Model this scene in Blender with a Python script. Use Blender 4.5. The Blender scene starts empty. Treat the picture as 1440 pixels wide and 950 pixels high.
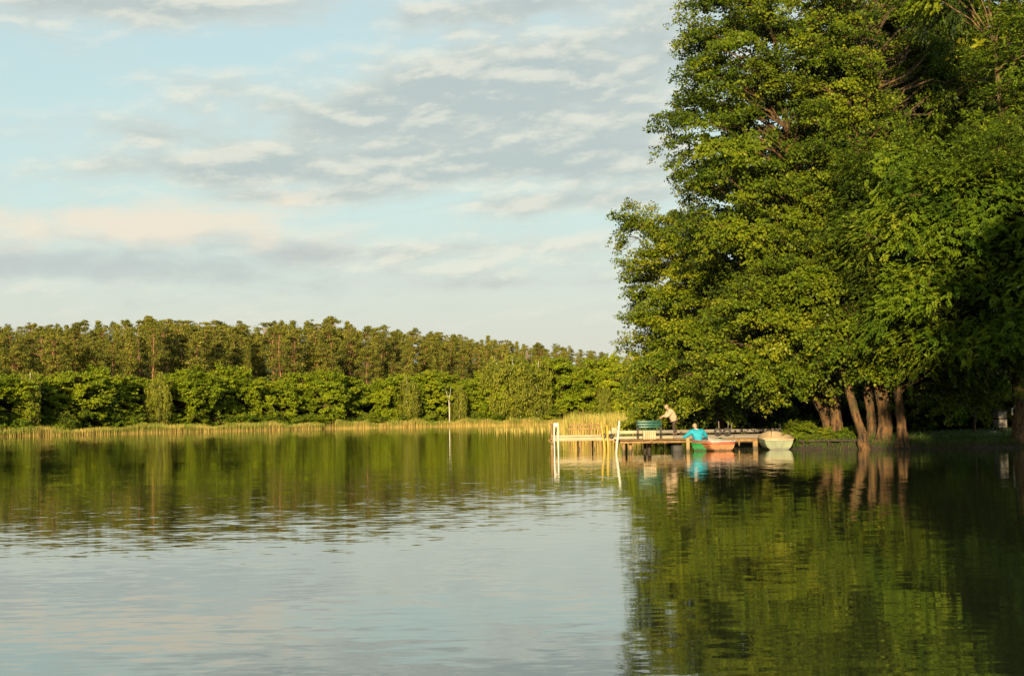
import bpy, bmesh, math, random
import numpy as np
from mathutils import Matrix, Vector

# ------------------------------------------------------------------ camera, sky, sun, exposure
SC = bpy.context.scene
COL = SC.collection
R = math.radians
F = 2000.0                      # focal length in photo pixels (1440 wide)
EYE = 1.65
HOR = 588.5
PITCH = math.atan((HOR - 475.0) / F)
ROLL = R(-0.85)
CAM_M = Matrix.Translation((0, 0, EYE)) @ Matrix.Rotation(math.pi / 2 + PITCH, 4, 'X') @ Matrix.Rotation(ROLL, 4, 'Z')
cam = bpy.data.cameras.new('camera')
cam.sensor_width = 36.0
cam.lens = 36.0 * F / 1440.0
cam.clip_start = 0.1
cam.clip_end = 6000
cam_o = bpy.data.objects.new('camera', cam)
COL.objects.link(cam_o)
cam_o.matrix_world = CAM_M
SC.camera = cam_o

SUN_AZ = R(9)                  # sun stands behind the camera, this far to the left
SUN_EL = R(11.5)
to_sun = Vector((-math.sin(SUN_AZ) * math.cos(SUN_EL), -math.cos(SUN_AZ) * math.cos(SUN_EL), math.sin(SUN_EL)))
sun = bpy.data.lights.new('sun', 'SUN')
sun.energy = 5.0
sun.angle = R(0.53)
sun.color = (1.0, 0.76, 0.44)
sun_o = bpy.data.objects.new('sun', sun)
COL.objects.link(sun_o)
sun_o.rotation_euler = to_sun.to_track_quat('Z', 'Y').to_euler()

SC.view_settings.view_transform = 'Standard'
SC.view_settings.look = 'None'
SC.view_settings.gamma = 1.0
SC.view_settings.exposure = 1.2
SC.render.engine = 'CYCLES'
SC.cycles.max_bounces = 6
SC.cycles.diffuse_bounces = 2
SC.cycles.glossy_bounces = 3
SC.cycles.transmission_bounces = 3
SC.cycles.caustics_reflective = False
SC.cycles.caustics_refractive = False


class NT:
    """small helper round a node tree"""
    def __init__(self, tree):
        self.t = tree
        tree.nodes.clear()

    def n(self, typ, ins=None, **props):
        nd = self.t.nodes.new(typ)
        for k, v in props.items():
            setattr(nd, k, v)
        for k, v in (ins or {}).items():
            self.set(nd.inputs[k], v)
        return nd

    def set(self, sock, v):
        if isinstance(v, bpy.types.NodeSocket):
            self.t.links.new(v, sock)
        elif isinstance(v, bpy.types.Node):
            self.t.links.new(v.outputs[0], sock)
        else:
            if isinstance(v, tuple) and sock.type == 'RGBA' and len(v) == 3:
                v = (*v, 1)
            sock.default_value = v

    def m(self, op, a, b=0.0, c=0.0, clamp=False):
        nd = self.n('ShaderNodeMath', operation=op, use_clamp=clamp)
        self.set(nd.inputs[0], a); self.set(nd.inputs[1], b); self.set(nd.inputs[2], c)
        return nd.outputs[0]

    def ramp(self, v, lo, hi, a=0.0, b=1.0):
        nd = self.n('ShaderNodeMapRange', interpolation_type='SMOOTHSTEP')
        for i, q in enumerate((v, lo, hi, a, b)):
            self.set(nd.inputs[i], q)
        return nd.outputs[0]

    def mix(self, f, a, b, blend='MIX'):
        nd = self.n('ShaderNodeMix', data_type='RGBA', blend_type=blend)
        self.set(nd.inputs[0], f); self.set(nd.inputs[6], a); self.set(nd.inputs[7], b)
        return nd.outputs[2]

    def noise(self, vec, scale, detail=4, rough=0.5, dist=0.0, out=0):
        nd = self.n('ShaderNodeTexNoise')
        if vec is not None:
            self.set(nd.inputs['Vector'], vec)
        nd.inputs['Scale'].default_value = scale
        nd.inputs['Detail'].default_value = detail
        nd.inputs['Roughness'].default_value = rough
        nd.inputs['Distortion'].default_value = dist
        return nd.outputs[out]

    def xyz(self, x, y, z):
        nd = self.n('ShaderNodeCombineXYZ')
        self.set(nd.inputs[0], x); self.set(nd.inputs[1], y); self.set(nd.inputs[2], z)
        return nd.outputs[0]


def build_world():
    w = bpy.data.worlds.new('World')
    SC.world = w
    w.use_nodes = True
    T = NT(w.node_tree)
    sky = T.n('ShaderNodeTexSky', sky_type='NISHITA', sun_disc=False, sun_elevation=SUN_EL,
              sun_rotation=math.pi + SUN_AZ, altitude=50, air_density=1.0, dust_density=1.5, ozone_density=1.5)
    tc = T.n('ShaderNodeTexCoord')
    sep = T.n('ShaderNodeSeparateXYZ', {0: tc.outputs['Generated']})
    x, y, z = sep.outputs
    az = T.m('ARCTAN2', x, y)
    el = T.m('ARCSINE', z)

    def bank(px, py, sx, sy, tilt, k):
        """one cloud bank: a soft oval in azimuth and elevation"""
        a0, e0 = (px - 720) / 2000.0, (588 - py) / 2000.0
        da, de = T.m('SUBTRACT', az, a0), T.m('SUBTRACT', el, e0)
        c, sn = math.cos(R(tilt)), math.sin(R(tilt))
        u = T.m('DIVIDE', T.m('ADD', T.m('MULTIPLY', da, c), T.m('MULTIPLY', de, sn)), sx / 2000.0)
        v = T.m('DIVIDE', T.m('SUBTRACT', T.m('MULTIPLY', de, c), T.m('MULTIPLY', da, sn)), sy / 2000.0)
        return T.m('MULTIPLY', T.m('EXPONENT', T.m('MULTIPLY', T.m('ADD', T.m('MULTIPLY', u, u), T.m('MULTIPLY', v, v)), -1.0)), k)

    def total(l):
        r = l[0]
        for q in l[1:]:
            r = T.m('ADD', r, q)
        return r
    # high layered cloud torn into streaks that rise a little to the right
    banks = total([bank(500, 60, 700, 300, 0, .02), bank(110, 40, 190, 30, 0, .12), bank(330, 235, 220, 22, 2, .16), bank(250, 120, 120, 20, -8, .10), bank(780, 125, 270, 85, 10, .34), bank(560, 150, 170, 30, 14, .22), bank(610, 236, 330, 22, 2, .27), bank(860, 225, 150, 50, 6, .20),
                   bank(430, 276, 110, 9, 1, .24), bank(800, 285, 170, 14, 2, .20), bank(210, 22, 170, 24, 0, .24), bank(240, 195, 90, 16, -6, .18),
                   bank(720, 20, 260, 22, 4, .18), bank(620, 350, 300, 14, 2, .14), bank(760, 400, 200, 10, 0, .14), bank(60, 150, 120, 50, 0, -.10), bank(330, 70, 110, 35, 10, -.10), bank(420, 200, 260, 50, 4, .10)])

    def sheet(up):
        e = T.m('ADD', el, up)
        v = T.xyz(T.m('MULTIPLY', az, 8.0), T.m('SUBTRACT', T.m('MULTIPLY', e, 22.0), T.m('MULTIPLY', az, 1.8)), 1.7)
        return T.m('ADD', T.m('MULTIPLY', T.noise(v, 0.7, 2, 0.5), 0.35), T.m('MULTIPLY', T.noise(v, 2.0, 10, 0.60, 0.15), 0.65))
    n0, n1 = sheet(0.0), sheet(0.007)
    d0 = T.m('ADD', n0, banks)
    mask = T.m('MULTIPLY', T.ramp(d0, 0.43, 0.77), T.ramp(el, 0.02, 0.10))
    edge = T.ramp(T.m('SUBTRACT', n0, n1), -0.04, 0.11)
    thick = T.ramp(d0, 0.54, 0.84)
    lit = T.m('ADD', T.m('MULTIPLY', edge, 0.75), T.m('MULTIPLY', T.m('SUBTRACT', 1.0, thick), 0.45), clamp=True)
    c_sheet = T.mix(lit, (0.248, 0.284, 0.278), (0.430, 0.418, 0.352))
    # low heaped cloud that stands over the horizon
    hb = total([bank(215, 322, 180, 36, -2, .34), bank(80, 372, 190, 22, 0, .32), bank(430, 352, 80, 18, 4, .30), bank(330, 308, 80, 28, 0, .16), bank(250, 385, 300, 18, 0, .12)])

    def heap(up):
        e = T.m('ADD', el, up)
        v = T.xyz(T.m('MULTIPLY', az, 9.0), T.m('MULTIPLY', e, 24.0), 5.4)
        return T.m('ADD', T.m('MULTIPLY', T.noise(v, 0.9, 2, 0.5), 0.4), T.m('MULTIPLY', T.noise(v, 2.3, 8, 0.55, 0.3), 0.6))
    band = T.m('MULTIPLY', T.ramp(el, 0.05, 0.09), T.ramp(el, 0.19, 0.13))
    h0 = T.m('ADD', T.m('ADD', heap(0.0), hb), T.m('MULTIPLY', T.m('SUBTRACT', band, 1.0), 0.2))
    hmask = T.ramp(h0, 0.50, 0.82)
    base = T.ramp(T.m('ADD', el, T.m('MULTIPLY', T.m('SUBTRACT', heap(0.006), 0.5), 0.09)), 0.106, 0.134)
    c_heap = T.mix(base, (0.250, 0.272, 0.275), (0.490, 0.405, 0.310))
    # clear sky, with a thin warm veil towards the horizon
    clear = T.mix(1.0, sky.outputs[0], (0.118, 0.108, 0.092), 'MULTIPLY')
    c = T.mix(T.ramp(el, 0.42, 0.10, 0.35, 0.80), clear, (0.300, 0.383, 0.370))
    c = T.mix(T.ramp(el, 0.17, 0.02, 0.0, 0.90), c, (0.360, 0.352, 0.300))
    c = T.mix(T.m('MULTIPLY', mask, 0.88), c, c_sheet)
    c = T.mix(T.m('MULTIPLY', hmask, 0.68), c, c_heap)
    bg = T.n('ShaderNodeBackground', {'Color': c, 'Strength': 0.86})
    out = T.n('ShaderNodeOutputWorld', {'Surface': bg})


build_world()

# ------------------------------------------------------------------ pixel helpers (photo pixels, 1440 x 950)
ROT = CAM_M.to_3x3()


def ray(px, py):
    return ROT @ Vector(((px - 720.0) / F, -(py - 475.0) / F, -1.0))


def at(px, py, depth):
    d = ray(px, py)
    return Vector((0, 0, EYE)) + d * (depth / d.y)


def col(px, depth, z=0.0):
    """point at height z whose image stands in column px at that depth"""
    y = 600.0
    for _ in range(3):
        p = at(px, y, depth)
        y += (p.z - z) * F / depth
    p.z = z
    return p


# ------------------------------------------------------------------ object helpers
def tag(o, label=None, cat=None, group=None, kind=None):
    if label: o['label'] = label
    if cat: o['category'] = cat
    if group: o['group'] = group
    if kind: o['kind'] = kind
    return o


def link(name, me, mat=None, parent=None):
    o = bpy.data.objects.new(name, me)
    COL.objects.link(o)
    if mat is not None and me is not None and len(me.materials) == 0:
        me.materials.append(mat)
    if parent is not None:
        o.parent = parent
    return o


def thing(name, label, cat, loc=(0, 0, 0), rz=0.0, group=None):
    o = bpy.data.objects.new(name, None)
    COL.objects.link(o)
    o.location = loc
    o.rotation_euler = (0, 0, rz)
    o.empty_display_size = 0.2
    return tag(o, label, cat, group)


def copy_tree(o, loc, rz, scale, label, group=None):
    c = o.copy()
    COL.objects.link(c)
    c.location = loc
    c.rotation_euler = (0, 0, rz)
    c.scale = scale
    c['label'] = label
    if group: c['group'] = group
    elif 'group' in c: del c['group']
    for ch in o.children:
        k = ch.copy()
        COL.objects.link(k)
        k.parent = c
    return c


def mesh_np(name, V, Q, tint=None, smooth=False):
    """quads from arrays, fast"""
    me = bpy.data.meshes.new(name)
    V = np.ascontiguousarray(V, dtype=np.float32)
    Q = np.ascontiguousarray(Q, dtype=np.int32)
    me.vertices.add(len(V)); me.vertices.foreach_set('co', V.ravel())
    me.loops.add(Q.size); me.loops.foreach_set('vertex_index', Q.ravel())
    me.polygons.add(len(Q))
    me.polygons.foreach_set('loop_start', np.arange(len(Q), dtype=np.int32) * Q.shape[1])
    me.polygons.foreach_set('loop_total', np.full(len(Q), Q.shape[1], dtype=np.int32))
    if smooth:
        me.polygons.foreach_set('use_smooth', np.ones(len(Q), dtype=bool))
    if tint is not None:
        a = me.attributes.new('tint', 'FLOAT', 'POINT')
        a.data.foreach_set('value', np.ascontiguousarray(tint, dtype=np.float32))
    me.update(calc_edges=True)
    return me


class MB:
    """collects quads: tubes, boxes"""
    def __init__(self):
        self.V, self.Q, self.n = [], [], 0

    def add(self, V, Q):
        self.V.append(np.asarray(V, float)); self.Q.append(np.asarray(Q, int) + self.n); self.n += len(V)

    def tube(self, pts, rad, sides=6, cap=True, wob=0.0, rng=None):
        P = np.asarray([tuple(p) for p in pts], float)
        r = np.broadcast_to(np.asarray(rad, float), (len(P),))
        T = np.gradient(P, axis=0)
        T /= np.linalg.norm(T, axis=1)[:, None] + 1e-9
        ref = np.array([1.0, 0, 0]) if abs(T[0][0]) < 0.8 else np.array([0, 1.0, 0])
        A = np.cross(T, ref); A /= np.linalg.norm(A, axis=1)[:, None] + 1e-9
        B = np.cross(T, A)
        ang = np.linspace(0, 2 * np.pi, sides, endpoint=False)
        rr = r[:, None] * np.ones(sides)
        if wob and rng is not None:
            rr = rr * (1 + wob * rng.standard_normal((len(P), sides)) * 0.6 + wob * rng.standard_normal(sides)[None, :])
        V = P[:, None, :] + rr[..., None] * (np.cos(ang)[None, :, None] * A[:, None, :] + np.sin(ang)[None, :, None] * B[:, None, :])
        k = len(P)
        i, j = np.meshgrid(np.arange(k - 1), np.arange(sides), indexing='ij')
        q = np.stack([i * sides + j, i * sides + (j + 1) % sides, (i + 1) * sides + (j + 1) % sides, (i + 1) * sides + j], -1).reshape(-1, 4)
        V = V.reshape(-1, 3)
        if cap:
            V = np.vstack([V, P[0], P[-1]])
            extra = []
            n0, n1 = k * sides, k * sides + 1
            for a in range(0, sides, 2):
                b, c = (a + 1) % sides, (a + 2) % sides
                extra.append((n0, c, b, a))
                o = (k - 1) * sides
                extra.append((n1, o + a, o + b, o + c))
            q = np.vstack([q, np.array(extra)])
        self.add(V, q)
        return self

    def box(self, c, s, rz=0.0, bev=0.0):
        hx, hy, hz = s[0] / 2, s[1] / 2, s[2] / 2
        V = np.array([(-hx, -hy, -hz), (hx, -hy, -hz), (hx, hy, -hz), (-hx, hy, -hz), (-hx, -hy, hz), (hx, -hy, hz), (hx, hy, hz), (-hx, hy, hz)])
        if rz:
            cs, sn = math.cos(rz), math.sin(rz)
            V = V @ np.array([[cs, sn, 0], [-sn, cs, 0], [0, 0, 1]])
        V = V + np.array(tuple(c))
        self.add(V, [(0, 3, 2, 1), (4, 5, 6, 7), (0, 1, 5, 4), (1, 2, 6, 5), (2, 3, 7, 6), (3, 0, 4, 7)])
        return self

    def mesh(self, name, smooth=False):
        return mesh_np(name, np.vstack(self.V), np.vstack(self.Q), None, smooth)

    def build(self, name, mat, parent=None, smooth=False, bevel=0.0):
        me = self.mesh(name, smooth)
        if bevel:
            bm = bmesh.new(); bm.from_mesh(me)
            bmesh.ops.bevel(bm, geom=bm.edges[:], offset=bevel, segments=1, affect='EDGES')
            bm.to_mesh(me); bm.free()
        return link(name, me, mat, parent)


# ------------------------------------------------------------------ materials
def mat(name):
    m = bpy.data.materials.new(name)
    m.use_nodes = True
    return m, NT(m.node_tree)


def finish(T, sh):
    T.n('ShaderNodeOutputMaterial', {'Surface': sh})


def leaf_mat(name, dark, mid, yellow, trans=0.42, gloss=0.10):
    m, T = mat(name)
    a = T.n('ShaderNodeAttribute', attribute_name='tint').outputs['Fac']
    oi = T.n('ShaderNodeObjectInfo').outputs['Random']
    f = T.m('ADD', a, T.m('MULTIPLY', T.m('SUBTRACT', oi, 0.5), 0.30))
    c = T.mix(T.ramp(f, 0.0, 0.5), dark, mid)
    c = T.mix(T.ramp(f, 0.5, 1.0), c, yellow)
    d = T.n('ShaderNodeBsdfDiffuse', {'Color': c})
    t = T.n('ShaderNodeBsdfTranslucent', {'Color': T.mix(0.6, c, (1.0, 1.0, 0.35), 'MULTIPLY')})
    g = T.n('ShaderNodeBsdfGlossy', {'Color': (0.9, 0.9, 0.85), 'Roughness': 0.42})
    s1 = T.n('ShaderNodeMixShader', {0: trans, 1: d, 2: t})
    s2 = T.n('ShaderNodeMixShader', {0: T.m('MULTIPLY', T.n('ShaderNodeFresnel', {'IOR': 1.4}).outputs[0], gloss * 4), 1: s1, 2: g})
    finish(T, s2)
    return m


def plain(name, c1, c2, scale=6.0, rough=0.7, bump=0.0, stretch=(1, 1, 1), detail=6, grime=0.0):
    m, T = mat(name)
    tc = T.n('ShaderNodeTexCoord')
    mp = T.n('ShaderNodeMapping', {'Vector': tc.outputs['Object'], 'Scale': stretch})
    nz = T.noise(mp.outputs[0], scale, detail, 0.6)
    oi = T.n('ShaderNodeObjectInfo').outputs['Random']
    f = T.m('ADD', T.ramp(nz, 0.3, 0.7), T.m('MULTIPLY', T.m('SUBTRACT', oi, 0.5), 0.5), clamp=True)
    c = T.mix(f, c1, c2)
    if grime:       # algae and dirt left by the water, with a ragged upper edge; streaks of wear above
        oz = T.n('ShaderNodeSeparateXYZ', {0: tc.outputs['Object']}).outputs[2]
        g1 = T.noise(tc.outputs['Object'], 9.0, 5, 0.6)
        line = T.ramp(T.m('ADD', oz, T.m('MULTIPLY', T.m('SUBTRACT', g1, 0.5), 0.25)), grime, grime * 0.35)
        c = T.mix(T.m('MULTIPLY', line, 0.8), c, (0.022, 0.024, 0.010))
        st = T.noise(T.n('ShaderNodeMapping', {'Vector': tc.outputs['Object'], 'Scale': (9, 9, 1.2)}).outputs[0], 1.6, 5, 0.6)
        c = T.mix(T.m('MULTIPLY', T.ramp(st, 0.54, 0.68), 0.45), c, (0.05, 0.04, 0.022))
    b = T.n('ShaderNodeBsdfPrincipled', {'Base Color': c, 'Roughness': rough})
    if bump:
        bp = T.n('ShaderNodeBump', {'Height': nz, 'Strength': 1.0, 'Distance': bump})
        T.set(b.inputs['Normal'], bp.outputs[0])
    finish(T, b)
    return m


def bark_mat(name, crack, plate, moss):
    m, T = mat(name)
    tc = T.n('ShaderNodeTexCoord')
    mp = T.n('ShaderNodeMapping', {'Vector': tc.outputs['Object'], 'Scale': (1, 1, 0.2)})
    a = T.noise(mp.outputs[0], 7.0, 7, 0.65, 0.3)
    b = T.noise(tc.outputs['Object'], 1.6, 5, 0.6)
    c = T.mix(T.ramp(a, 0.36, 0.62), crack, plate)
    c = T.mix(T.m('MULTIPLY', T.ramp(b, 0.48, 0.66), 0.7), c, moss)
    c = T.mix(T.m('MULTIPLY', T.ramp(T.noise(tc.outputs['Object'], 3.1, 4, 0.6), 0.52, 0.7), 0.6), c, crack)
    bs = T.n('ShaderNodeBsdfPrincipled', {'Base Color': c, 'Roughness': 0.95,
             'Normal': T.n('ShaderNodeBump', {'Height': a, 'Strength': 1.0, 'Distance': 0.12}).outputs[0]})
    finish(T, bs)
    return m


M = {}
M['alder'] = leaf_mat('alder_leaves', (0.036, 0.066, 0.004), (0.104, 0.148, 0.006), (0.210, 0.218, 0.012), 0.27, 0.06)
M['ash'] = leaf_mat('ash_leaves', (0.038, 0.078, 0.005), (0.098, 0.152, 0.007), (0.190, 0.215, 0.014), 0.28, 0.05)
M['oak'] = leaf_mat('oak_leaves', (0.085, 0.130, 0.006), (0.170, 0.222, 0.009), (0.255, 0.275, 0.014), 0.28, 0.04)
M['birch'] = leaf_mat('birch_leaves', (0.090, 0.115, 0.010), (0.160, 0.180, 0.016), (0.235, 0.235, 0.026), 0.32, 0.06)
M['pine'] = leaf_mat('pine_needles', (0.052, 0.066, 0.010), (0.118, 0.126, 0.016), (0.220, 0.200, 0.030), 0.15, 0.04)
M['bark'] = bark_mat('alder_bark', (0.008, 0.005, 0.003), (0.140, 0.074, 0.024), (0.048, 0.044, 0.012))
M['ashbark'] = bark_mat('ash_bark', (0.03, 0.02, 0.010), (0.20, 0.12, 0.055), (0.11, 0.10, 0.04))
M['pinebark'] = plain('pine_bark', (0.12, 0.052, 0.024), (0.26, 0.125, 0.060), 3.0, 0.9, 0.0, (1, 1, 0.3))
M['birchbark'] = plain('birch_bark', (0.3844, 0.3596, 0.2976), (0.4960, 0.4712, 0.4092), 2.0, 0.8, 0.0, (0.5, 0.5, 3))
M['wood'] = plain('weathered_wood', (0.1550, 0.0899, 0.0303), (0.2852, 0.1798, 0.0715), 5.0, 0.75, 0.003, (1, 1, 1))
M['postwood'] = plain('weathered_post_wood', (0.1550, 0.0899, 0.0303), (0.2852, 0.1798, 0.0715), 5.0, 0.75, 0.003, (1, 1, 1), grime=0.22)
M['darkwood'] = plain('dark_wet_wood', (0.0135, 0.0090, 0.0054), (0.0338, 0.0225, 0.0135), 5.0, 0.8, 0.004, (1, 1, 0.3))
M['shaded_greywood'] = plain('tree_shaded_grey_boards', (0.1153, 0.1004, 0.0818), (0.1768, 0.1562, 0.1265), 3.0, 0.8, 0.003, (0.3, 1, 1))  # grey darkened in colour for tree shade over the long jetty's right part
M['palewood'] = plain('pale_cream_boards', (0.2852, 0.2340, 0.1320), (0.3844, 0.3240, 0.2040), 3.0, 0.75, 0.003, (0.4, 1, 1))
M['white'] = plain('white_paint', (0.4039, 0.3856, 0.3366), (0.5018, 0.4896, 0.4529), 4.0, 0.5, 0.001)
M['yellow'] = plain('yellow_pole_paint', (0.3150, 0.2040, 0.0240), (0.4500, 0.3060, 0.0420), 4.0, 0.6, 0.001)
M['rubber'] = plain('black_rubber', (0.012, 0.012, 0.012), (0.03, 0.028, 0.025), 8.0, 0.7)
M['bench'] = plain('dark_green_paint', (0.0070, 0.0525, 0.0385), (0.0112, 0.0805, 0.0595), 6.0, 0.45)
M['iron'] = plain('black_iron', (0.012, 0.012, 0.012), (0.035, 0.03, 0.028), 8.0, 0.5)
M['cyan'] = plain('turquoise_cloth', (0.0037, 0.2175, 0.3150), (0.0075, 0.2925, 0.3975), 9.0, 0.75, 0.01)
M['beige'] = plain('beige_cloth', (0.3100, 0.2356, 0.1488), (0.3968, 0.3100, 0.2046), 9.0, 0.8, 0.01)
M['trouser'] = plain('dark_brown_cloth', (0.030, 0.020, 0.016), (0.055, 0.038, 0.030), 9.0, 0.85)
M['skin'] = plain('skin', (0.3500, 0.2100, 0.1400), (0.4060, 0.2520, 0.1750), 9.0, 0.55)
M['blond'] = plain('fair_hair', (0.2520, 0.1740, 0.0780), (0.3360, 0.2520, 0.1320), 30.0, 0.6)
M['shoe'] = plain('brown_leather', (0.05, 0.03, 0.02), (0.10, 0.06, 0.04), 9.0, 0.6)
M['boat_green'] = plain('bright_green_paint', (0.0060, 0.1200, 0.0270), (0.0120, 0.1860, 0.0450), 3.0, 0.4, grime=0.10)
M['boat_orange'] = plain('faded_orange_paint', (0.2920, 0.1104, 0.0423), (0.3819, 0.1656, 0.0715), 3.5, 0.5, grime=0.10)
M['boat_red'] = plain('faded_red_paint', (0.30, 0.070, 0.040), (0.38, 0.105, 0.060), 3.5, 0.5)
M['boat_grey'] = plain('grey_white_paint', (0.2400, 0.2280, 0.2040), (0.3480, 0.3300, 0.2940), 3.0, 0.55)
M['boat_pale'] = plain('pale_green_paint', (0.0680, 0.0928, 0.0374), (0.1320, 0.1624, 0.0748), 3.0, 0.5, 0.0, (1, 1, 0.5), grime=0.10)
M['boat_cream'] = plain('cream_paint', (0.3016, 0.2320, 0.1392), (0.3828, 0.3132, 0.2030), 3.5, 0.5)
M['stonewhite'] = plain('pale_weathered_boards', (0.1530, 0.1344, 0.1040), (0.2475, 0.2184, 0.1760), 7.0, 0.8, 0.004)


def ground_mat():
    m, T = mat('ground_grass_and_soil')
    tc = T.n('ShaderNodeTexCoord')
    g = T.n('ShaderNodeNewGeometry')
    z = T.n('ShaderNodeSeparateXYZ', {0: g.outputs['Position']}).outputs[2]
    n1 = T.noise(tc.outputs['Object'], 0.35, 6, 0.6)
    n2 = T.noise(tc.outputs['Object'], 6.0, 5, 0.6)
    grass = T.mix(T.ramp(n1, 0.3, 0.7), (0.030, 0.060, 0.010), (0.060, 0.095, 0.018))
    soil = T.mix(T.ramp(n2, 0.3, 0.7), (0.018, 0.013, 0.008), (0.045, 0.032, 0.018))
    f = T.ramp(T.m('ADD', z, T.m('MULTIPLY', T.m('SUBTRACT', n2, 0.5), 0.3)), 0.16, 0.34)
    b = T.n('ShaderNodeBsdfPrincipled', {'Base Color': T.mix(f, soil, grass), 'Roughness': 0.95,
            'Normal': T.n('ShaderNodeBump', {'Height': n2, 'Distance': 0.08}).outputs[0]})
    finish(T, b)
    return m


def water_mat():
    m, T = mat('lake_water')
    g = T.n('ShaderNodeNewGeometry')
    pos = g.outputs['Position']

    def slopes(scale, rot, loc, sx, sy, detail, rough):
        mp = T.n('ShaderNodeMapping', {'Vector': pos, 'Rotation': (0, 0, R(rot)), 'Location': loc, 'Scale': (sx, sy, 1)})
        c = T.noise(mp.outputs[0], scale, detail, rough, 0.15, out=1)
        s = T.n('ShaderNodeSeparateColor', {0: c})
        return T.m('SUBTRACT', s.outputs[0], 0.5), T.m('SUBTRACT', s.outputs[1], 0.5)
    ax, ay = slopes(2.4, 5, (0, 0, 0), 0.16, 1.0, 3, 0.5)       # long low swell lines
    bx, by = slopes(6.5, -8, (7, 3, 0), 0.40, 1.0, 3, 0.55)      # small ripples
    big = T.noise(T.n('ShaderNodeMapping', {'Vector': pos, 'Location': (4, 9, 0), 'Scale': (0.35, 1, 1)}).outputs[0], 0.085, 3, 0.55)
    amp = T.ramp(big, 0.36, 0.64, 0.42, 1.05)
    sy = T.m('MULTIPLY', amp, T.m('ADD', T.m('MULTIPLY', ay, 0.024), T.m('MULTIPLY', by, 0.080)))
    sx = T.m('MULTIPLY', amp, T.m('ADD', T.m('MULTIPLY', ax, 0.016), T.m('MULTIPLY', bx, 0.018)))
    nrm = T.n('ShaderNodeVectorMath', {0: T.xyz(sx, sy, 1.0)}, operation='NORMALIZE').outputs[0]
    fr = T.n('ShaderNodeFresnel', {'IOR': 1.45, 'Normal': nrm}).outputs[0]
    gl = T.n('ShaderNodeBsdfGlossy', {'Color': (0.96, 0.97, 0.95), 'Roughness': 0.03, 'Normal': nrm})
    df = T.n('ShaderNodeBsdfDiffuse', {'Color': (0.020, 0.026, 0.012)})
    finish(T, T.n('ShaderNodeMixShader', {0: T.m('POWER', fr, 0.66), 1: df, 2: gl}))
    return m


def reed_mat():
    m, T = mat('reed_stalks')
    a = T.n('ShaderNodeAttribute', attribute_name='tint').outputs['Fac']
    c = T.mix(T.ramp(a, 0.0, 0.55), (0.55, 0.40, 0.13), (0.40, 0.33, 0.085))
    c = T.mix(T.ramp(a, 0.35, 0.85), c, (0.20, 0.230, 0.042))
    d = T.n('ShaderNodeBsdfDiffuse', {'Color': c})
    t = T.n('ShaderNodeBsdfTranslucent', {'Color': c})
    finish(T, T.n('ShaderNodeMixShader', {0: 0.25, 1: d, 2: t}))
    return m


M['ground'] = ground_mat()
M['water'] = water_mat()
M['reed'] = reed_mat()
M['grass'] = leaf_mat('grass_blades', (0.030, 0.065, 0.010), (0.055, 0.100, 0.016), (0.10, 0.13, 0.03), 0.35, 0.04)

# ------------------------------------------------------------------ terrain and water
LAKE = np.array([(-83, 228), (-41, 320), (-14, 352), (15, 376), (30, 382), (27, 300), (20, 210), (15.5, 150), (11.5, 112), (9.8, 86), (10.6, 78.5),
                 (13.0, 77.2), (15.2, 76.5), (13.9, 73), (13.3, 67.4), (14.2, 66.9), (15.2, 66.7), (17.0, 65.6), (18.6, 65.4), (21.0, 65.2), (23.6, 65.4), (30, 63), (42, 52),
                 (47, 30), (38, 6), (22, -3.5), (6, -2.5), (-8, -2.5), (-40, -7), (-95, -18), (-135, 10), (-140, 80), (-118, 160)], float)


def lake_sdf(P):
    """signed distance to the shore: positive on land"""
    A = LAKE; B = np.roll(LAKE, -1, axis=0)
    best = np.full(len(P), 1e9); inside = np.zeros(len(P), bool)
    for a, b in zip(A, B):
        e = b - a
        w = P - a
        t = np.clip((w @ e) / (e @ e), 0, 1)
        d = np.linalg.norm(w - t[:, None] * e, axis=1)
        best = np.minimum(best, d)
        c = ((a[1] <= P[:, 1]) & (b[1] > P[:, 1])) | ((b[1] <= P[:, 1]) & (a[1] > P[:, 1]))
        with np.errstate(divide='ignore', invalid='ignore'):
            xx = a[0] + (P[:, 1] - a[1]) / (b[1] - a[1]) * e[0]
        inside ^= c & (P[:, 0] < xx)
    return np.where(inside, -best, best)


def sstep(a, b, x):
    t = np.clip((x - a) / (b - a), 0, 1)
    return t * t * (3 - 2 * t)


def ground_z(P):
    P = np.atleast_2d(np.asarray(P, float))
    s = lake_sdf(P)
    wob = 0.18 * np.sin(P[:, 0] * 1.7 + P[:, 1] * 0.9) + 0.12 * np.sin(P[:, 0] * 3.9 - P[:, 1] * 2.3)
    near = sstep(140, 100, P[:, 1])
    s2 = s + wob * near * np.clip(1 - np.abs(s) / 3, 0, 1)
    farw = sstep(120, 160, P[:, 1])
    h = np.where(s2 > 0, 0.42 * sstep(0, 0.9 + 14 * farw, s2) + 0.5 * sstep(1, 16, s2) * (1 - farw) + 0.02 * (1 - farw) - .05 * farw * sstep(10, 0, s2), np.maximum(s2 * 0.45, -1.8))
    far = sstep(150, 230, P[:, 1]) + sstep(-60, -100, P[:, 0])
    h = h + np.clip(far, 0, 1) * (2.0 * sstep(8, 40, s) + 8.0 * sstep(28, 95, s) + 10.0 * sstep(66, 120, s))
    h = h + 0.05 * np.sin(P[:, 0] * 0.8) * np.cos(P[:, 1] * 0.7) * (s2 > 1)
    return h


def graded(lo, a, b, hi, step, grow=1.16):
    mid = np.arange(a, b, step)
    left, x, s = [], a, step
    while x > lo:
        s *= grow; x -= s; left.append(x)
    right, x, s = [], mid[-1], step
    while x < hi:
        s = min(s * grow, 60); x += s; right.append(x)
    return np.concatenate([left[::-1], mid, right])


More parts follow.
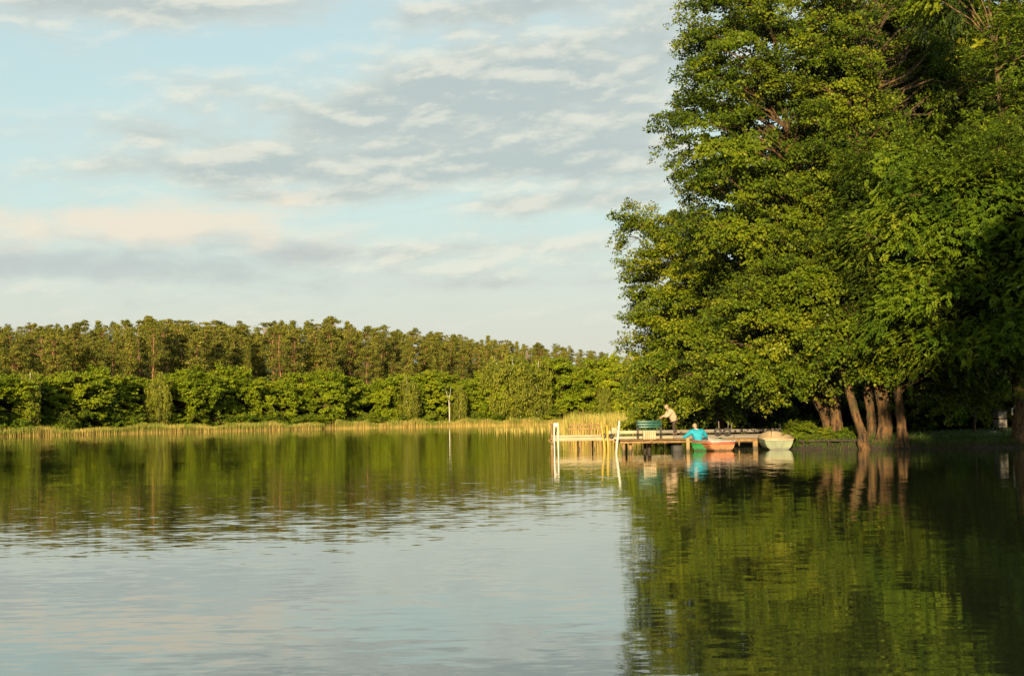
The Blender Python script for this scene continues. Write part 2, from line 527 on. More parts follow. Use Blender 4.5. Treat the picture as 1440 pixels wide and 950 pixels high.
gx = graded(-1500, 8, 30, 1500, 0.45, 1.09)
gy = graded(-600, 60, 88, 3000, 0.45, 1.045)
GX, GY = np.meshgrid(gx, gy, indexing='ij')
GP = np.stack([GX.ravel(), GY.ravel()], 1)
GZ = ground_z(GP)
ni, nj = len(gx), len(gy)
ii, jj = np.meshgrid(np.arange(ni - 1), np.arange(nj - 1), indexing='ij')
Q = np.stack([ii * nj + jj, (ii + 1) * nj + jj, (ii + 1) * nj + jj + 1, ii * nj + jj + 1], -1).reshape(-1, 4)
g = link('ground', mesh_np('ground', np.column_stack([GP, GZ]), Q, None, True), M['ground'])
tag(g, 'grassy lake shore and wooded ground all round the lake', 'ground', kind='structure')
wv = np.array([(-170, -30, 0), (60, -30, 0), (60, 420, 0), (-170, 420, 0)], float)
w = link('lake_water', mesh_np('lake_water', wv, np.array([[0, 1, 2, 3]])), M['water'])
tag(w, 'calm lake water with soft ripples and reflections', 'water', kind='structure')


# ------------------------------------------------------------------ foliage
def norm(a):
    return a / (np.linalg.norm(a, axis=-1, keepdims=True) + 1e-9)


def leaf_quads(P, axis, nrm, L, W):
    """rhombic folded leaves: base, side, tip, side"""
    axis = norm(axis)
    side = norm(np.cross(nrm, axis))
    up = np.cross(axis, side)
    L = L[:, None]; W = W[:, None]
    base = P - axis * L * 0.5
    l = P + side * W * 0.5 + up * W * 0.14 - axis * L * 0.05
    r = P - side * W * 0.5 + up * W * 0.14 - axis * L * 0.05
    tip = P + axis * L * 0.5 - up * L * 0.08
    V = np.stack([base, r, tip, l], 1).reshape(-1, 3)
    return V, np.arange(len(V)).reshape(-1, 4)


def shell(ells, n, rng, lo=0.74, hi=1.0, under=-0.75):
    """bough centres on the outer shell of a union of ellipsoids, with outward directions"""
    C = np.array([e[0] for e in ells]); Rr = np.array([e[1] for e in ells])
    area = (Rr[:, 0] * Rr[:, 1] + Rr[:, 0] * Rr[:, 2] + Rr[:, 1] * Rr[:, 2]) * np.array([e[2] if len(e) > 2 else 1.0 for e in ells])
    out_p, out_d = [], []
    while len(out_p) < n:
        k = rng.choice(len(ells), p=area / area.sum())
        d = rng.standard_normal(3); d /= np.linalg.norm(d)
        if d[2] < under:
            continue
        f = rng.uniform(lo, hi)
        p = C[k] + d * Rr[k] * f
        q = np.linalg.norm((p - C) / Rr, axis=1)
        q[k] = 9
        if q.min() < 0.72 * (1 if lo > 0.5 else 0.3):
            continue
        nn = d / Rr[k]; nn /= np.linalg.norm(nn)
        out_p.append(p); out_d.append(nn)
    return np.array(out_p), np.array(out_d)


def bough_sprays(B, D, ns, L, rng, flat=0.26, droop=0.16):
    """spray centres per bough: flat pads that reach outwards and sag at the tip"""
    n = len(B)
    o = D.copy(); o[:, 2] = o[:, 2] * 0.55 - 0.05
    o = norm(o)
    up = norm(np.array([0, 0, 1.0]) * 0.75 + D * 0.7)
    s = norm(np.cross(o, up)); up = np.cross(s, o)
    Ls = L * rng.uniform(0.65, 1.35, n)
    uv = rng.standard_normal((n, ns, 2)); uv = uv / np.linalg.norm(uv, axis=2, keepdims=True) * np.sqrt(rng.random((n, ns, 1)))
    u = uv[..., 0] * 1.25; v = uv[..., 1] * 0.95; w = rng.normal(0, flat * .7, (n, ns))
    w = w - droop * (u + 0.6) ** 2 * (u > -0.6)
    P = B[:, None] + Ls[:, None, None] * (u[..., None] * o[:, None] + v[..., None] * s[:, None] + w[..., None] * up[:, None])
    return P, np.repeat(up[:, None], ns, 1), np.repeat(o[:, None], ns, 1)


def foliage(ells, nb, ns, nl, rng, L=1.0, leaf=0.13, wide=0.72, sr=0.26, kind='leaf', lo=0.74, inner=0.0, under=-0.75):
    B, D = shell(ells, nb, rng, lo, 1.0, under)
    if inner:
        B2, D2 = shell(ells, int(nb * inner), rng, 0.25, 0.72, -1)
        B = np.vstack([B, B2]); D = np.vstack([D, D2])
    S, U, O = bough_sprays(B, D, ns, L, rng)
    btint = rng.uniform(0.15, 0.75, len(B))
    Sf, Uf, Of = S.reshape(-1, 3), U.reshape(-1, 3), O.reshape(-1, 3)
    st = np.repeat(btint, ns) + rng.normal(0, 0.10, len(Sf))
    m = len(Sf)
    if kind == 'leaf':
        off = rng.standard_normal((m, nl, 3)); off = off / np.linalg.norm(off, axis=2, keepdims=True) * (rng.random((m, nl, 1)) ** .4) * sr * 1.55
        dn = (off * Uf[:, None]).sum(-1, keepdims=True)
        off = off - dn * Uf[:, None] * 0.55
        P = (Sf[:, None] + off).reshape(-1, 3)
        k = len(P)
        up = np.repeat(Uf, nl, 0); ou = np.repeat(Of, nl, 0)
        nrm = norm(up * 0.38 + ou * 0.62 + rng.standard_normal((k, 3)) * 0.42)
        ax = norm(ou * 0.5 + rng.standard_normal((k, 3)) * 0.7 - np.array([0, 0, 0.35]))
        sz = leaf * rng.uniform(0.5, 1.45, k)
        V, Qd = leaf_quads(P, ax, nrm, sz, sz * wide)
        t = np.repeat(st, nl) + rng.normal(0, 0.13, k)
    else:       # pinnate: a drooping rachis with leaflets in pairs
        off = rng.standard_normal((m, nl, 3)) * sr
        P0 = (Sf[:, None] + off).reshape(-1, 3)
        k0 = len(P0)
        up = np.repeat(Uf, nl, 0); ou = np.repeat(Of, nl, 0)
        ra = norm(ou + rng.standard_normal((k0, 3)) * 0.55)
        pos, axs, nr = [], [], []
        sd = norm(np.cross(ra, up))
        for i in range(4):
            f = (i + 0.6) / 4.6
            c = P0 + ra * (0.36 * f) - np.array([0, 0, 0.09]) * f * f
            dirn = ra - np.array([0, 0, 0.35]) * f
            for sg in (-1, 1):
                a = norm(sd * sg * 0.8 + dirn * 0.7 - np.array([0, 0, 0.15]))
                pos.append(c + a * leaf * 0.5); axs.append(a)
        c = P0 + ra * 0.36 - np.array([0, 0, 0.10]); a = norm(ra - np.array([0, 0, 0.4]))
        pos.append(c + a * leaf * 0.5); axs.append(a)
        kk = len(pos)
        P = np.stack(pos, 1).reshape(-1, 3); ax = np.stack(axs, 1).reshape(-1, 3)
        k = len(P)
        nrm = norm(np.repeat(up, kk, 0) * 0.5 + np.repeat(ou, kk, 0) * 0.55 + rng.standard_normal((k, 3)) * 0.3)
        sz = leaf * rng.uniform(0.75, 1.25, k)
        V, Qd = leaf_quads(P, ax, nrm, sz, sz * wide)
        t = np.repeat(np.repeat(st, nl) + rng.normal(0, 0.08, k0), kk) + rng.normal(0, 0.06, k)
    return V, Qd, np.repeat(np.clip(t, 0, 1), 4), B, S


def bez(a, b, c, n):
    t = np.linspace(0, 1, n)[:, None]
    return (1 - t) ** 2 * a + 2 * t * (1 - t) * b + t * t * c


def limbs(stems, B, S, rng, r0=0.09, twig=0.012, every=2):
    """limbs from the nearest stem out to each bough, and twigs to its sprays"""
    mb = MB()
    allp = np.vstack([s[0] for s in stems]); allr = np.concatenate([np.broadcast_to(s[1], len(s[0])) for s in stems])
    zmin = stems[0][0][0, 2] + .28 * (stems[0][0][-1, 2] - stems[0][0][0, 2])
    for b, sp in zip(B, S):
        hd = np.linalg.norm(allp[:, :2] - b[:2], axis=1)
        want = np.maximum(b[2] - 0.45 * hd - rng.uniform(0, 1.0), zmin * rng.uniform(1.0, 1.6))
        k = np.argmin(np.abs(allp[:, 2] - want) + 0.35 * hd)
        a = allp[k]
        dist = np.linalg.norm(b - a)
        mid = a * 0.5 + b * 0.5 + np.array([0, 0, 0.12 * dist]) + rng.normal(0, 0.06 * dist, 3)
        pts = bez(a, mid, b, 7)
        pts[1:-1] += rng.normal(0, 0.02 * dist, (5, 3))
        rr = min(r0 * (0.30 + dist * 0.08), allr[k] * 0.5)
        mb.tube(pts, np.linspace(rr, rr * 0.28 + 0.006, 7), 5, False)
        for q in sp[::every]:
            st = pts[-2] if rng.random() < 0.5 else pts[-1]
            m2 = (st + q) / 2 + rng.normal(0, 0.06, 3)
            mb.tube([st, m2, q], [twig * 1.6, twig, twig * 0.5], 3, False)
    return mb


def stem_path(px, rng, n=10, jit=0.05):
    """stem through pixel way-points [(px, py, depth, radius)], smooth"""
    P = np.array([tuple(at(a, b, c)) for a, b, c, _ in px]); r = np.array([q[3] for q in px])
    t = np.linspace(0, len(P) - 1, n * (len(P) - 1) + 1)
    out = np.stack([np.interp(t, np.arange(len(P)), P[:, i]) for i in range(3)], 1)
    for _ in range(3):
        out[1:-1] = (out[:-2] + 2 * out[1:-1] + out[2:]) / 4
    rr = np.interp(t, np.arange(len(P)), r)
    out[1:-1] += rng.normal(0, jit, (len(out) - 2, 3))
    for _ in range(2):
        out[1:-1] = (out[:-2] + 2 * out[1:-1] + out[2:]) / 4
    return out, rr


def E(px, py, d, rx, rz, ry, wt=1.0):
    s = d / F
    return (np.array(tuple(at(px, py, d))), np.array([rx * s, ry, rz * s]), wt)


def near_tree(name, label, stems_px, ells, nb, ns, nl, seed, leafmat='alder', bark='bark', L=1.0, leaf=0.13, wide=0.72, sr=0.26, kind='leaf', inner=0.22, root=True, group=None, every=2):
    rng = np.random.default_rng(seed)
    stems = [stem_path(s, rng) for s in stems_px]
    base = Vector(stems[0][0][0]); base.z = float(ground_z([(base.x, base.y)])[0])
    t = thing(name, label, 'tree', base, 0, group)
    off = np.array(tuple(base))
    V, Qd, tint, B, S = foliage(ells, nb, ns, nl, rng, L, leaf, wide, sr, kind, inner=inner)
    for p, r in stems:
        mb = MB()
        P = p.copy()
        if root:
            P[0, 2] = min(P[0, 2], base.z) - 0.25
            z = P[:, 2] - base.z
            r = r * (1 + 0.38 * np.exp(-np.clip(z, 0, None) / 0.28))
        mb.tube(P - off, r, 12, True, 0.09, rng)
        mb.build('trunk', M[bark], t, True)
    lb = limbs([(p, r) for p, r in stems], B[::3], S[::3], rng, every=4)
    lb.V = [v - off for v in lb.V]
    lb.build('limbs', M[bark], t, True)['kind'] = 'stuff'
    link('crown', mesh_np('crown', V - off, Qd, tint), M[leafmat], t)
    return t


near_tree('alder_tree', 'leafy alder spreading left over the jetties with its trunk behind the turquoise jacket',
          [[(1016, 625, 79.5, .26), (1015, 590, 79.5, .22), (1010, 520, 79.5, .2), (1000, 420, 79.5, .16), (985, 320, 79.5, .08)]],
          [E(955, 480, 78.5, 78, 62, 3.6), E(1025, 440, 79, 120, 100, 4.6), E(902, 318, 79, 48, 22, 2.0, .9), E(945, 390, 79, 66, 70, 3.2),
           E(922, 555, 77.5, 45, 26, 2.6), E(990, 560, 78, 70, 26, 3.2), E(1060, 540, 78, 60, 34, 3.0), E(1000, 350, 79, 80, 70, 3.6)],
          250, 25, 17, 11, L=0.85, leaf=.137, sr=.23)
near_tree('alder_tree', 'tallest alder with its crown running off the top edge beside open sky',
          [[(1178, 625, 70.5, .33), (1176, 590, 70.5, .29), (1168, 520, 71, .27), (1140, 380, 71, .22), (1105, 180, 71.5, .16), (1080, -20, 71.5, .08)]],
          [E(1044, 190, 71, 114, 110, 4.6), E(1032, 50, 71.5, 80, 115, 4.2), E(1050, 300, 70.5, 100, 84, 4.2), E(1120, 60, 73, 110, 120, 4.6),
           E(1080, -80, 72.5, 120, 90, 5.0), E(1120, 250, 71, 90, 110, 4.4)],
          330, 25, 17, 12, L=0.88, leaf=.137, sr=.23)
near_tree('alder_tree', 'alder with a leaning trunk and low sunlit boughs above the pale green rowing boat',
          [[(1172, 622, 71.5, .30), (1158, 580, 71.3, .28), (1140, 540, 71, .25), (1112, 460, 70, .2), (1090, 380, 69.5, .1)]],
          [E(1095, 455, 69, 95, 70, 3.8), E(1055, 505, 69.5, 70, 46, 3.2), E(1150, 400, 68.5, 85, 70, 3.6), E(1105, 522, 68.5, 50, 26, 2.6)],
          190, 25, 17, 13, L=0.85, leaf=.137, sr=.23)
near_tree('alder_tree', 'alder of three stems growing from one foot at the water edge',
          [[(1240, 634, 66.5, .34), (1245, 600, 66.5, .31), (1236, 540, 66.8, .27), (1225, 400, 68, .2), (1205, 200, 70, .14), (1200, 20, 71, .07)],
           [(1218, 632, 66.0, .20), (1206, 590, 66.2, .195), (1189, 535, 66.8, .18), (1165, 440, 67.5, .14), (1150, 350, 68, .08)],
           [(1228, 630, 67.4, .20), (1224, 590, 67.4, .19), (1219, 530, 67.6, .18), (1240, 400, 69, .12), (1260, 300, 70, .07)]],
          [E(1186, 476, 66.6, 72, 50, 3.2), E(1225, 505, 66.5, 45, 24, 2.2), E(1190, 330, 70, 80, 90, 3.8), E(1225, 110, 79, 110, 120, 3.6), E(1300, 70, 80, 120, 120, 3.8), E(1265, 110, 76, 70, 70, 2.6), E(1200, 210, 72, 80, 80, 3.6), E(1180, 120, 71, 50, 95, 2.4)],
          440, 24, 16, 14, L=0.95, leaf=.137, sr=.24)
near_tree('alder_tree', 'alder with a flared root foot standing alone at the edge of the lawn',
          [[(1271, 634, 65.8, .30), (1268, 600, 65.8, .23), (1262, 555, 66, .2), (1275, 460, 66.5, .15), (1290, 360, 67, .08)]],
          [E(1290, 460, 66.5, 80, 60, 3.2), E(1290, 515, 66, 52, 32, 2.6), E(1340, 510, 67, 70, 48, 3.0), E(1270, 380, 67.5, 70, 70, 3.2), E(1345, 535, 67, 42, 26, 2.2)],
          190, 24, 16, 15, L=0.85, leaf=.137, sr=.23)
near_tree('ash_tree', 'ash with feathery drooping leaves, its brown trunk at the right edge of the photo',
          [[(1437, 628, 66.3, .36), (1434, 590, 66.3, .33), (1432, 530, 66.2, .3), (1425, 380, 65.5, .24), (1410, 200, 65, .15), (1400, 60, 65, .08)]],
          [E(1285, 300, 62.5, 92, 70, 3.6), E(1370, 290, 61, 100, 85, 4.0), E(1440, 330, 61, 100, 110, 4.0), E(1300, 400, 62.5, 90, 60, 3.4),
           E(1400, 430, 61.5, 100, 80, 3.6), E(1452, 110, 64, 58, 120, 3.4), E(1260, 225, 63.5, 60, 40, 2.6), E(1330, 470, 63, 70, 36, 2.8), E(1345, -20, 66.5, 80, 50, 2.6),
           E(1480, 210, 63, 90, 120, 4.0), E(1440, 490, 64, 70, 40, 3.0)],
          330, 21, 4, 16, 'ash', 'ashbark', L=1.05, leaf=0.165, wide=0.42, sr=0.22, kind='ash', inner=0.25)


# ------------------------------------------------------------------ wood and bushes on the right bank
def broad_proto(name, label, seed, h, spread, nb, nl, leafmat='oak', bark='bark', low=0.12, leaf=0.42, kind='round', ns=14):
    rng = np.random.default_rng(seed)
    t = thing(name, label, 'tree')
    cz = h * (low + (1 - low) / 2)
    rz = h * (1 - low) / 2
    ells = [((0, 0, cz), (spread * .8, spread * .8, rz * .92))]
    for k in range(6):
        a = rng.uniform(0, 6.28); q = rng.uniform(.3, .62) * spread
        zz = cz + rng.uniform(-.65, .55) * rz
        s = rng.uniform(.38, .6)
        ells.append(((math.cos(a) * q, math.sin(a) * q, zz), (spread * s, spread * s, rz * s * .9)))
    ells = [(np.array(a), np.array(b)) for a, b in ells]
    V, Qd, tint, B, S = foliage(ells, nb, ns, nl, rng, L=spread * .2, leaf=leaf, wide=.8, sr=spread * .065, inner=.3, under=-.95)
    if kind == 'weep':      # hanging birch twigs: pull every leaf cloud down into strands
        Vq = V.reshape(-1, 4, 3); c = Vq.mean(1)
        d = np.abs(rng.normal(0, .09 * h, len(c)))
        d = np.minimum(d, np.clip(c[:, 2] - .8, 0, None))
        Vq = Vq - np.array([0, 0, 1]) * d[:, None, None]
        loc = (Vq - Vq.mean(1, keepdims=True)) * np.array([.55, .55, 1.5])
        V = (Vq.mean(1, keepdims=True) + loc).reshape(-1, 3)
    path = np.column_stack([rng.normal(0, .012 * h, 9).cumsum(), rng.normal(0, .012 * h, 9).cumsum(), np.linspace(-.3, h * .9, 9)])
    rad = np.linspace(.022 * h, .003 * h, 9) * (.6 if kind == 'weep' else 1)
    MB().tube(path, rad, 8).build('trunk', M[bark], t, True)
    limbs([(path, rad)], B[::2], S[::2], rng, r0=.006 * h, twig=.02, every=6).build('limbs', M['bark'], t, True)['kind'] = 'stuff'
    link('crown', mesh_np('crown', V, Qd, tint), M[leafmat], t)
    return t


def gz(x, y):
    return float(ground_z([(x, y)])[0])


def put(proto, used, x, y, rz, s, label, group=None, sink=0.0):
    """first use moves the prototype itself, later ones copy it"""
    if not isinstance(s, tuple):
        s = (s, s, s)
    loc = (x, y, gz(x, y) - sink)
    if proto.name not in used:
        used.add(proto.name)
        proto.location = loc; proto.rotation_euler = (0, 0, rz); proto.scale = s
        proto['label'] = label
        if group: proto['group'] = group
        return proto
    return copy_tree(proto, loc, rz, s, label, group)


USED = set()
rnd = random.Random(4)
WOOD = [broad_proto('broadleaf_tree', '-', 60 + i, 15, 5.2, 75, 14, 'alder', 'bark', .03, .30) for i in range(2)]
wood_spots = [(1010, 96, 1.0, 'dense tree filling the dark gap behind the sunlit alder over the jetties'),
              (1090, 92, 1.0, 'shaded tree directly behind the alder with the leaning trunk'),
              (1180, 90, 1.15, 'shaded tree behind the three-stemmed alder'),
              (1265, 87, 1.2, 'dark tree behind the alder with the flared foot'),
              (1345, 86, 1.2, 'dark tree in the black shade behind the lawn'),
              (1425, 84, 1.25, 'dark tree at the right edge behind the pale hutch'),
              (1140, 104, 1.5, 'tall tree in the wood seen between the alder crowns'),
              (1300, 104, 1.5, 'tall tree deep in the wood behind the lawn'),
              (1215, 92, 1.95, 'very tall shaded tree filling the sky behind the three-stemmed alder'),
              (1330, 90, 1.95, 'very tall shaded tree filling the sky behind the ash, left one'),
              (1440, 88, 1.95, 'very tall shaded tree filling the sky behind the ash at the right edge'),
              (930, 118, 0.62, 'smaller tree on the point behind the yellow reeds')]
for i, (px, d, s, lb) in enumerate(wood_spots):
    p = col(px, d)
    put(WOOD[i % 2], USED, p.x, p.y, rnd.uniform(0, 6), s, lb, 'trees of the shaded wood on the right bank', .6 * s)
# tall trees on the camera's own shore, whose long evening shadow lies over the lawn
SHADE = broad_proto('broadleaf_tree', '-', 71, 22, 5.0, 110, 18, 'oak', 'bark', .02, .5)
for i, (x, y, s, lb) in enumerate([(11.0, -11, 1.06, 'tall tree on the near shore, nearest behind the viewer'), (17.0, -12, .98, 'tall tree in the middle of the near shore right of the viewer'),
                                   (23.5, -10, .9, 'tall tree on the near shore farthest right of the viewer')]):
    put(SHADE, USED, x, y, i * 2.1, (1.15 * s, 1.15 * s, s), lb, 'trees on the near shore')


def bush_proto(seed, leafmat, leaf=0.12, nb=26, nl=16):
    rng = np.random.default_rng(seed)
    t = thing('bush', '-', 'bush')
    ells = [(np.array((0, 0, .75)), np.array((1.1, 1.0, .75))), (np.array((.7, -.2, .5)), np.array((.7, .7, .5))), (np.array((-.8, .1, .55)), np.array((.7, .7, .55)))]
    V, Qd, tint, B, S = foliage(ells, nb, 14, nl, rng, L=.38, leaf=leaf, wide=.7, sr=.13, inner=.3, under=-.9)
    mb = MB()
    for b in B[::2]:
        a = rng.normal(0, .12, 3); a[2] = -.1
        mb.tube(bez(a, (a + b) / 2 + np.array([0, 0, .2]), b, 4), [.02, .015, .012, .006], 4, False)
    mb.build('stems', M['bark'], t)['kind'] = 'stuff'
    link('foliage', mesh_np('foliage', V, Qd, tint), M[leafmat], t)
    return t


BUSH = [bush_proto(80, 'alder'), bush_proto(81, 'ash')]
bushes = [(1132, 70.0, .62, 0, 'sunlit yellow-green bush hanging over the bank right of the pale green boat'),
          (1128, 74.5, .8, 0, 'low bush at the right end of the long grey jetty'),
          (1136, 67.7, .30, 0, 'tiny plant on the bank next to the pale green boat'),
          (1208, 67.3, .33, 0, 'tiny plant at the foot of the leaning stem'),
          (1165, 67.9, .42, 0, 'small plant on the boarded bank below the leaning trunk'),
          (1194, 68.6, .45, 1, 'low plant between the leaning trunk and the straight trunk left of it'),
          (1085, 80, 1.5, 1, 'dark green bush behind the grey jetty and the pale boat'),
          (1045, 82, 1.7, 1, 'dark bush just right of the trunk behind the jetty'),
          (985, 83, 1.5, 0, 'bush behind the head of the person in turquoise'),
          (960, 81, 1.05, 0, 'yellowish bush just right of the standing person'),
          (925, 88, 1.5, 0, 'green bush behind the dark green bench'),
          (1300, 79, 1.9, 1, 'black shaded bush at the back of the lawn beside the flared trunk'),
          (1345, 80, 2.0, 1, 'black shaded bush at the back of the lawn left of the thin pale stem'),
          (1390, 79, 2.0, 1, 'dark bush behind the pale hutch'),
          (1430, 77, 1.7, 0, 'dark bush beside the brown trunk at the right edge'),
          (1255, 80, 2.0, 1, 'dark bush behind the three-stemmed alder'),
          (1210, 80, 2.0, 0, 'dark bush behind the leaning stem'),
          (1140, 80, 1.9, 0, 'dark bush behind the sunlit bush on the bank')]
for i, (px, d, s, k, lb) in enumerate(bushes):
    p = col(px, d)
    o = put(BUSH[k], USED, p.x, p.y, i * 1.3, s, lb, 'bushes on the right bank', .08)
    if o.location.z < 0.05: o.location.z = 0.05


def blades(P, h, wd, rng, lean=0.25, tint=None):
    """grass or reed blades: two stacked quads each, tapering"""
    n = len(P)
    a = rng.uniform(0, 6.283, n)
    s = np.stack([np.cos(a), np.sin(a), np.zeros(n)], 1) * wd[:, None] * .5
    ld = rng.normal(0, lean, (n, 2)) * h[:, None]
    m = P + np.column_stack([ld * .3, h * .55]); tp = P + np.column_stack([ld, h])
    V = np.stack([P - s, P + s, m + s * .8, m - s * .8, tp + s * .15, tp - s * .15], 1).reshape(-1, 3)
    i = np.arange(n)[:, None] * 6
    Qd = np.vstack([i + np.array([[0, 1, 2, 3]]), i + np.array([[3, 2, 4, 5]])])
    if tint is None:
        t = np.repeat(rng.uniform(.1, .9, n), 6)
    else:
        t = tint.reshape(-1)
    return V, Qd, t


rng = np.random.default_rng(9)
pts = np.column_stack([rng.uniform(13.5, 30, 60000), rng.uniform(64.5, 82, 60000)])
s = lake_sdf(pts)
keep = (s > .1) & ((s < 2.2) | (rng.random(len(s)) < .35))
pts = pts[keep][:20000]
s = lake_sdf(pts)
P = np.column_stack([pts, ground_z(pts) - .02])
hh = np.where(s < 1.2, rng.uniform(.10, .38, len(P)), rng.uniform(.05, .12, len(P)))
V, Qd, t = blades(P, hh, rng.uniform(.015, .035, len(P)), rng, .35)
tag(link('grass', mesh_np('grass', V, Qd, t), M['grass']), 'dark green lawn grass with longer tufts along the bank', 'grass', kind='stuff')

# ------------------------------------------------------------------ reeds
def reed_bed(P2, hlo, hhi, rng, wd=(.05, .11), straw=0.0, hs=1.0):
    n = len(P2)
    P = np.column_stack([P2, np.maximum(ground_z(P2), -.15)])
    h = rng.uniform(hlo, hhi, n) * hs
    g = np.clip(rng.normal(.72 - straw, .22, n) + .22 * np.sin(P2[:, 0] * .9 + np.sin(P2[:, 1] * .21) * 2), 0, 1)
    base = np.clip(rng.normal(.08, .06, n), 0, 1)
    tt = np.stack([base, base, g * .75, g * .75, g, g], 1)
    return blades(P, h, rng.uniform(wd[0], wd[1], n), rng, .06, tt)


def along(poly, n, width, rng, inset=0.0):
    """points in a belt along a polyline, on its land side"""
    poly = np.array(poly, float)
    seg = np.diff(poly, axis=0); ln = np.linalg.norm(seg, axis=1)
    k = rng.choice(len(seg), n, p=ln / ln.sum()); t = rng.random(n)
    nrm = np.stack([-seg[:, 1], seg[:, 0]], 1) / ln[:, None]
    p = poly[k] + seg[k] * t[:, None]
    wv = (1 + .5 * np.sin(p[:, 0] * .21) + .3 * np.sin(p[:, 0] * .57 + 1))
    return p + nrm[k] * (inset + rng.random(n)[:, None] * width * wv[:, None])


shore = [(-118, 160), (-83, 228), (-41, 320), (-14, 352), (15, 376), (30, 382)]
P2 = np.vstack([along(shore, 30000, 8.0, rng, -2.0), along(shore, 22000, .9, rng, -2.4)])
pxs = 720 + P2[:, 0] / P2[:, 1] * F
gap = (pxs > 452) & (pxs < 470)
P2 = P2[~gap | (rng.random(len(P2)) < .08)]
V, Qd, t = reed_bed(P2, .65, 1.45, rng, (.04, .09), hs=np.interp(P2[:, 1], [200, 330], [1.0, 1.35]) * (1 + .18 * np.sin(P2[:, 0] * .45) + .14 * np.sin(P2[:, 0] * 1.13 + 2)))
tag(link('reeds', mesh_np('reeds', V, Qd, t), M['reed']), 'straw and green reed belt along the far shore', 'reeds', kind='stuff')
# the nearer reed bed behind the jetties
u = rng.random((16000, 2))
d = 105 + 95 * u[:, 0] ** 1.2
pxl = 806 + 130 * u[:, 1] + rng.normal(0, 5, len(u)) - 18 * np.sin(d * .08)
P2 = np.column_stack([(pxl - 720) / F * d, d])
V, Qd, t = reed_bed(P2, .9, 2.2, rng, (.03, .07), .10, hs=1 + .12 * np.sin(P2[:, 0] * 1.3 + P2[:, 1] * .13))
tag(link('reeds', mesh_np('reeds', V, Qd, t), M['reed']), 'golden reed bed standing in the water behind the long jetty', 'reeds', kind='stuff')
d = rng.uniform(170, 235, 420); pxl = rng.uniform(690, 810, 420) ** 1.0 + rng.normal(0, 8, 420)
P2 = np.column_stack([(pxl - 720) / F * d, d])
V, Qd, t = reed_bed(P2, .4, 1.1, rng, (.03, .06), .2)
tag(link('reeds', mesh_np('reeds', V, Qd, t), M['reed']), 'thin scattered reed stalks in open water left of the golden reed bed', 'reeds', kind='stuff')

# ------------------------------------------------------------------ far shore forest
def shore_depth(px):
    return float(np.interp(px, [-300, 0, 465, 640, 800, 900], [170, 230, 320, 352, 376, 384]))


def pine_proto(seed, h=18.0):
    rng = np.random.default_rng(seed)
    t = thing('pine_tree', '-', 'tree')
    path = np.column_stack([rng.normal(0, .10, 10).cumsum(), rng.normal(0, .10, 10).cumsum(), np.linspace(-.4, h * .95, 10)])
    rad = np.linspace(.21, .05, 10)
    MB().tube(path, rad, 7).build('trunk', M['pinebark'], t, True)
    n = 62
    wide = rng.uniform(1.9, 2.9)
    low = rng.uniform(.38, .58)
    ecc = rng.uniform(.6, 1.0, 2)
    spruce = seed % 5 == 1
    f = rng.uniform(.30 if spruce else low, 1.0, n) ** .9
    a = rng.uniform(0, 6.283, n)
    wr = (2.7 * np.clip(1.02 - f, 0, 1) if spruce else wide * np.sqrt(np.clip(1 - ((f - .70) / .315) ** 2, .02, 1))) * np.sqrt(rng.uniform(.02, 1.1, n))
    c = np.stack([np.interp(f * h, path[:, 2], path[:, 0]) + np.cos(a) * wr * ecc[0], np.interp(f * h, path[:, 2], path[:, 1]) + np.sin(a) * wr * ecc[1], f * h], 1)
    mb = MB()
    for q, ff in zip(c, f):
        k = np.array([np.interp(q[2] - .8, path[:, 2], path[:, 0]), np.interp(q[2] - .8, path[:, 2], path[:, 1]), q[2] - .8])
        mb.tube([k, (k + q) / 2 - np.array([0, 0, .12]), q], [.04, .03, .015], 3, False)
    mb.build('limbs', M['pinebark'], t)['kind'] = 'stuff'
    m = 42
    sz = rng.uniform(.7, 1.25, n) * np.interp(f, [.4, .8, 1.0], [1.0, 1.0, .55])
    off = rng.standard_normal((n, m, 3)) * np.array([.40, .40, .22]) * sz[:, None, None]
    P = (c[:, None] + off).reshape(-1, 3)
    k = len(P)
    nrm = norm(norm(off.reshape(-1, 3)) * .9 + np.array([0, 0, .2]) + rng.standard_normal((k, 3)) * .4)
    ax = norm(rng.standard_normal((k, 3)) + np.array([0, 0, .5]))
    L = rng.uniform(.22, .42, k)
    V, Qd = leaf_quads(P, ax, nrm, L, L * .55)
    tint = np.repeat(np.clip(np.repeat(rng.uniform(.2, .75, n), m) + rng.normal(0, .12, k), 0, 1), 4)
    link('crown', mesh_np('crown', V, Qd, tint), M['pine'], t)
    t['h'] = h
    return t


PINE = [pine_proto(100 + i) for i in range(10)]
OAK = [broad_proto('oak_tree', '-', 120 + i, 13.0, 5.2, 84, 15, 'oak', 'bark', .02, .32) for i in range(5)]
BIRCH = [broad_proto('birch_tree', '-', 140 + i, 14.0, 3.4, 60, 9, 'birch', 'birchbark', .10, .34, 'weep') for i in range(2)]
rnd = random.Random(21)
ONES = 'zeroth first second third fourth fifth sixth seventh eighth ninth tenth eleventh twelfth thirteenth fourteenth fifteenth sixteenth seventeenth eighteenth nineteenth'.split()
TENS = ['', '', 'twent', 'thirt', 'fort', 'fift', 'sixt', 'sevent', 'eight', 'ninet']


def ordinal(k):
    n = k + 1
    if n < 20:
        return ONES[n]
    return TENS[n // 10] + ('ieth' if n % 10 == 0 else 'y-' + ONES[n % 10])


def top_z(px, py, d):
    return at(px, py, d).z


def pine_line(px):
    return float(np.interp(px, [-200, 0, 60, 100, 150, 190, 215, 250, 300, 350, 400, 470, 500, 560, 620, 680, 740, 800, 850, 950],
                           [462, 458, 457, 452, 455, 450, 443, 451, 453, 457, 452, 450, 456, 464, 470, 474, 481, 489, 496, 510]))


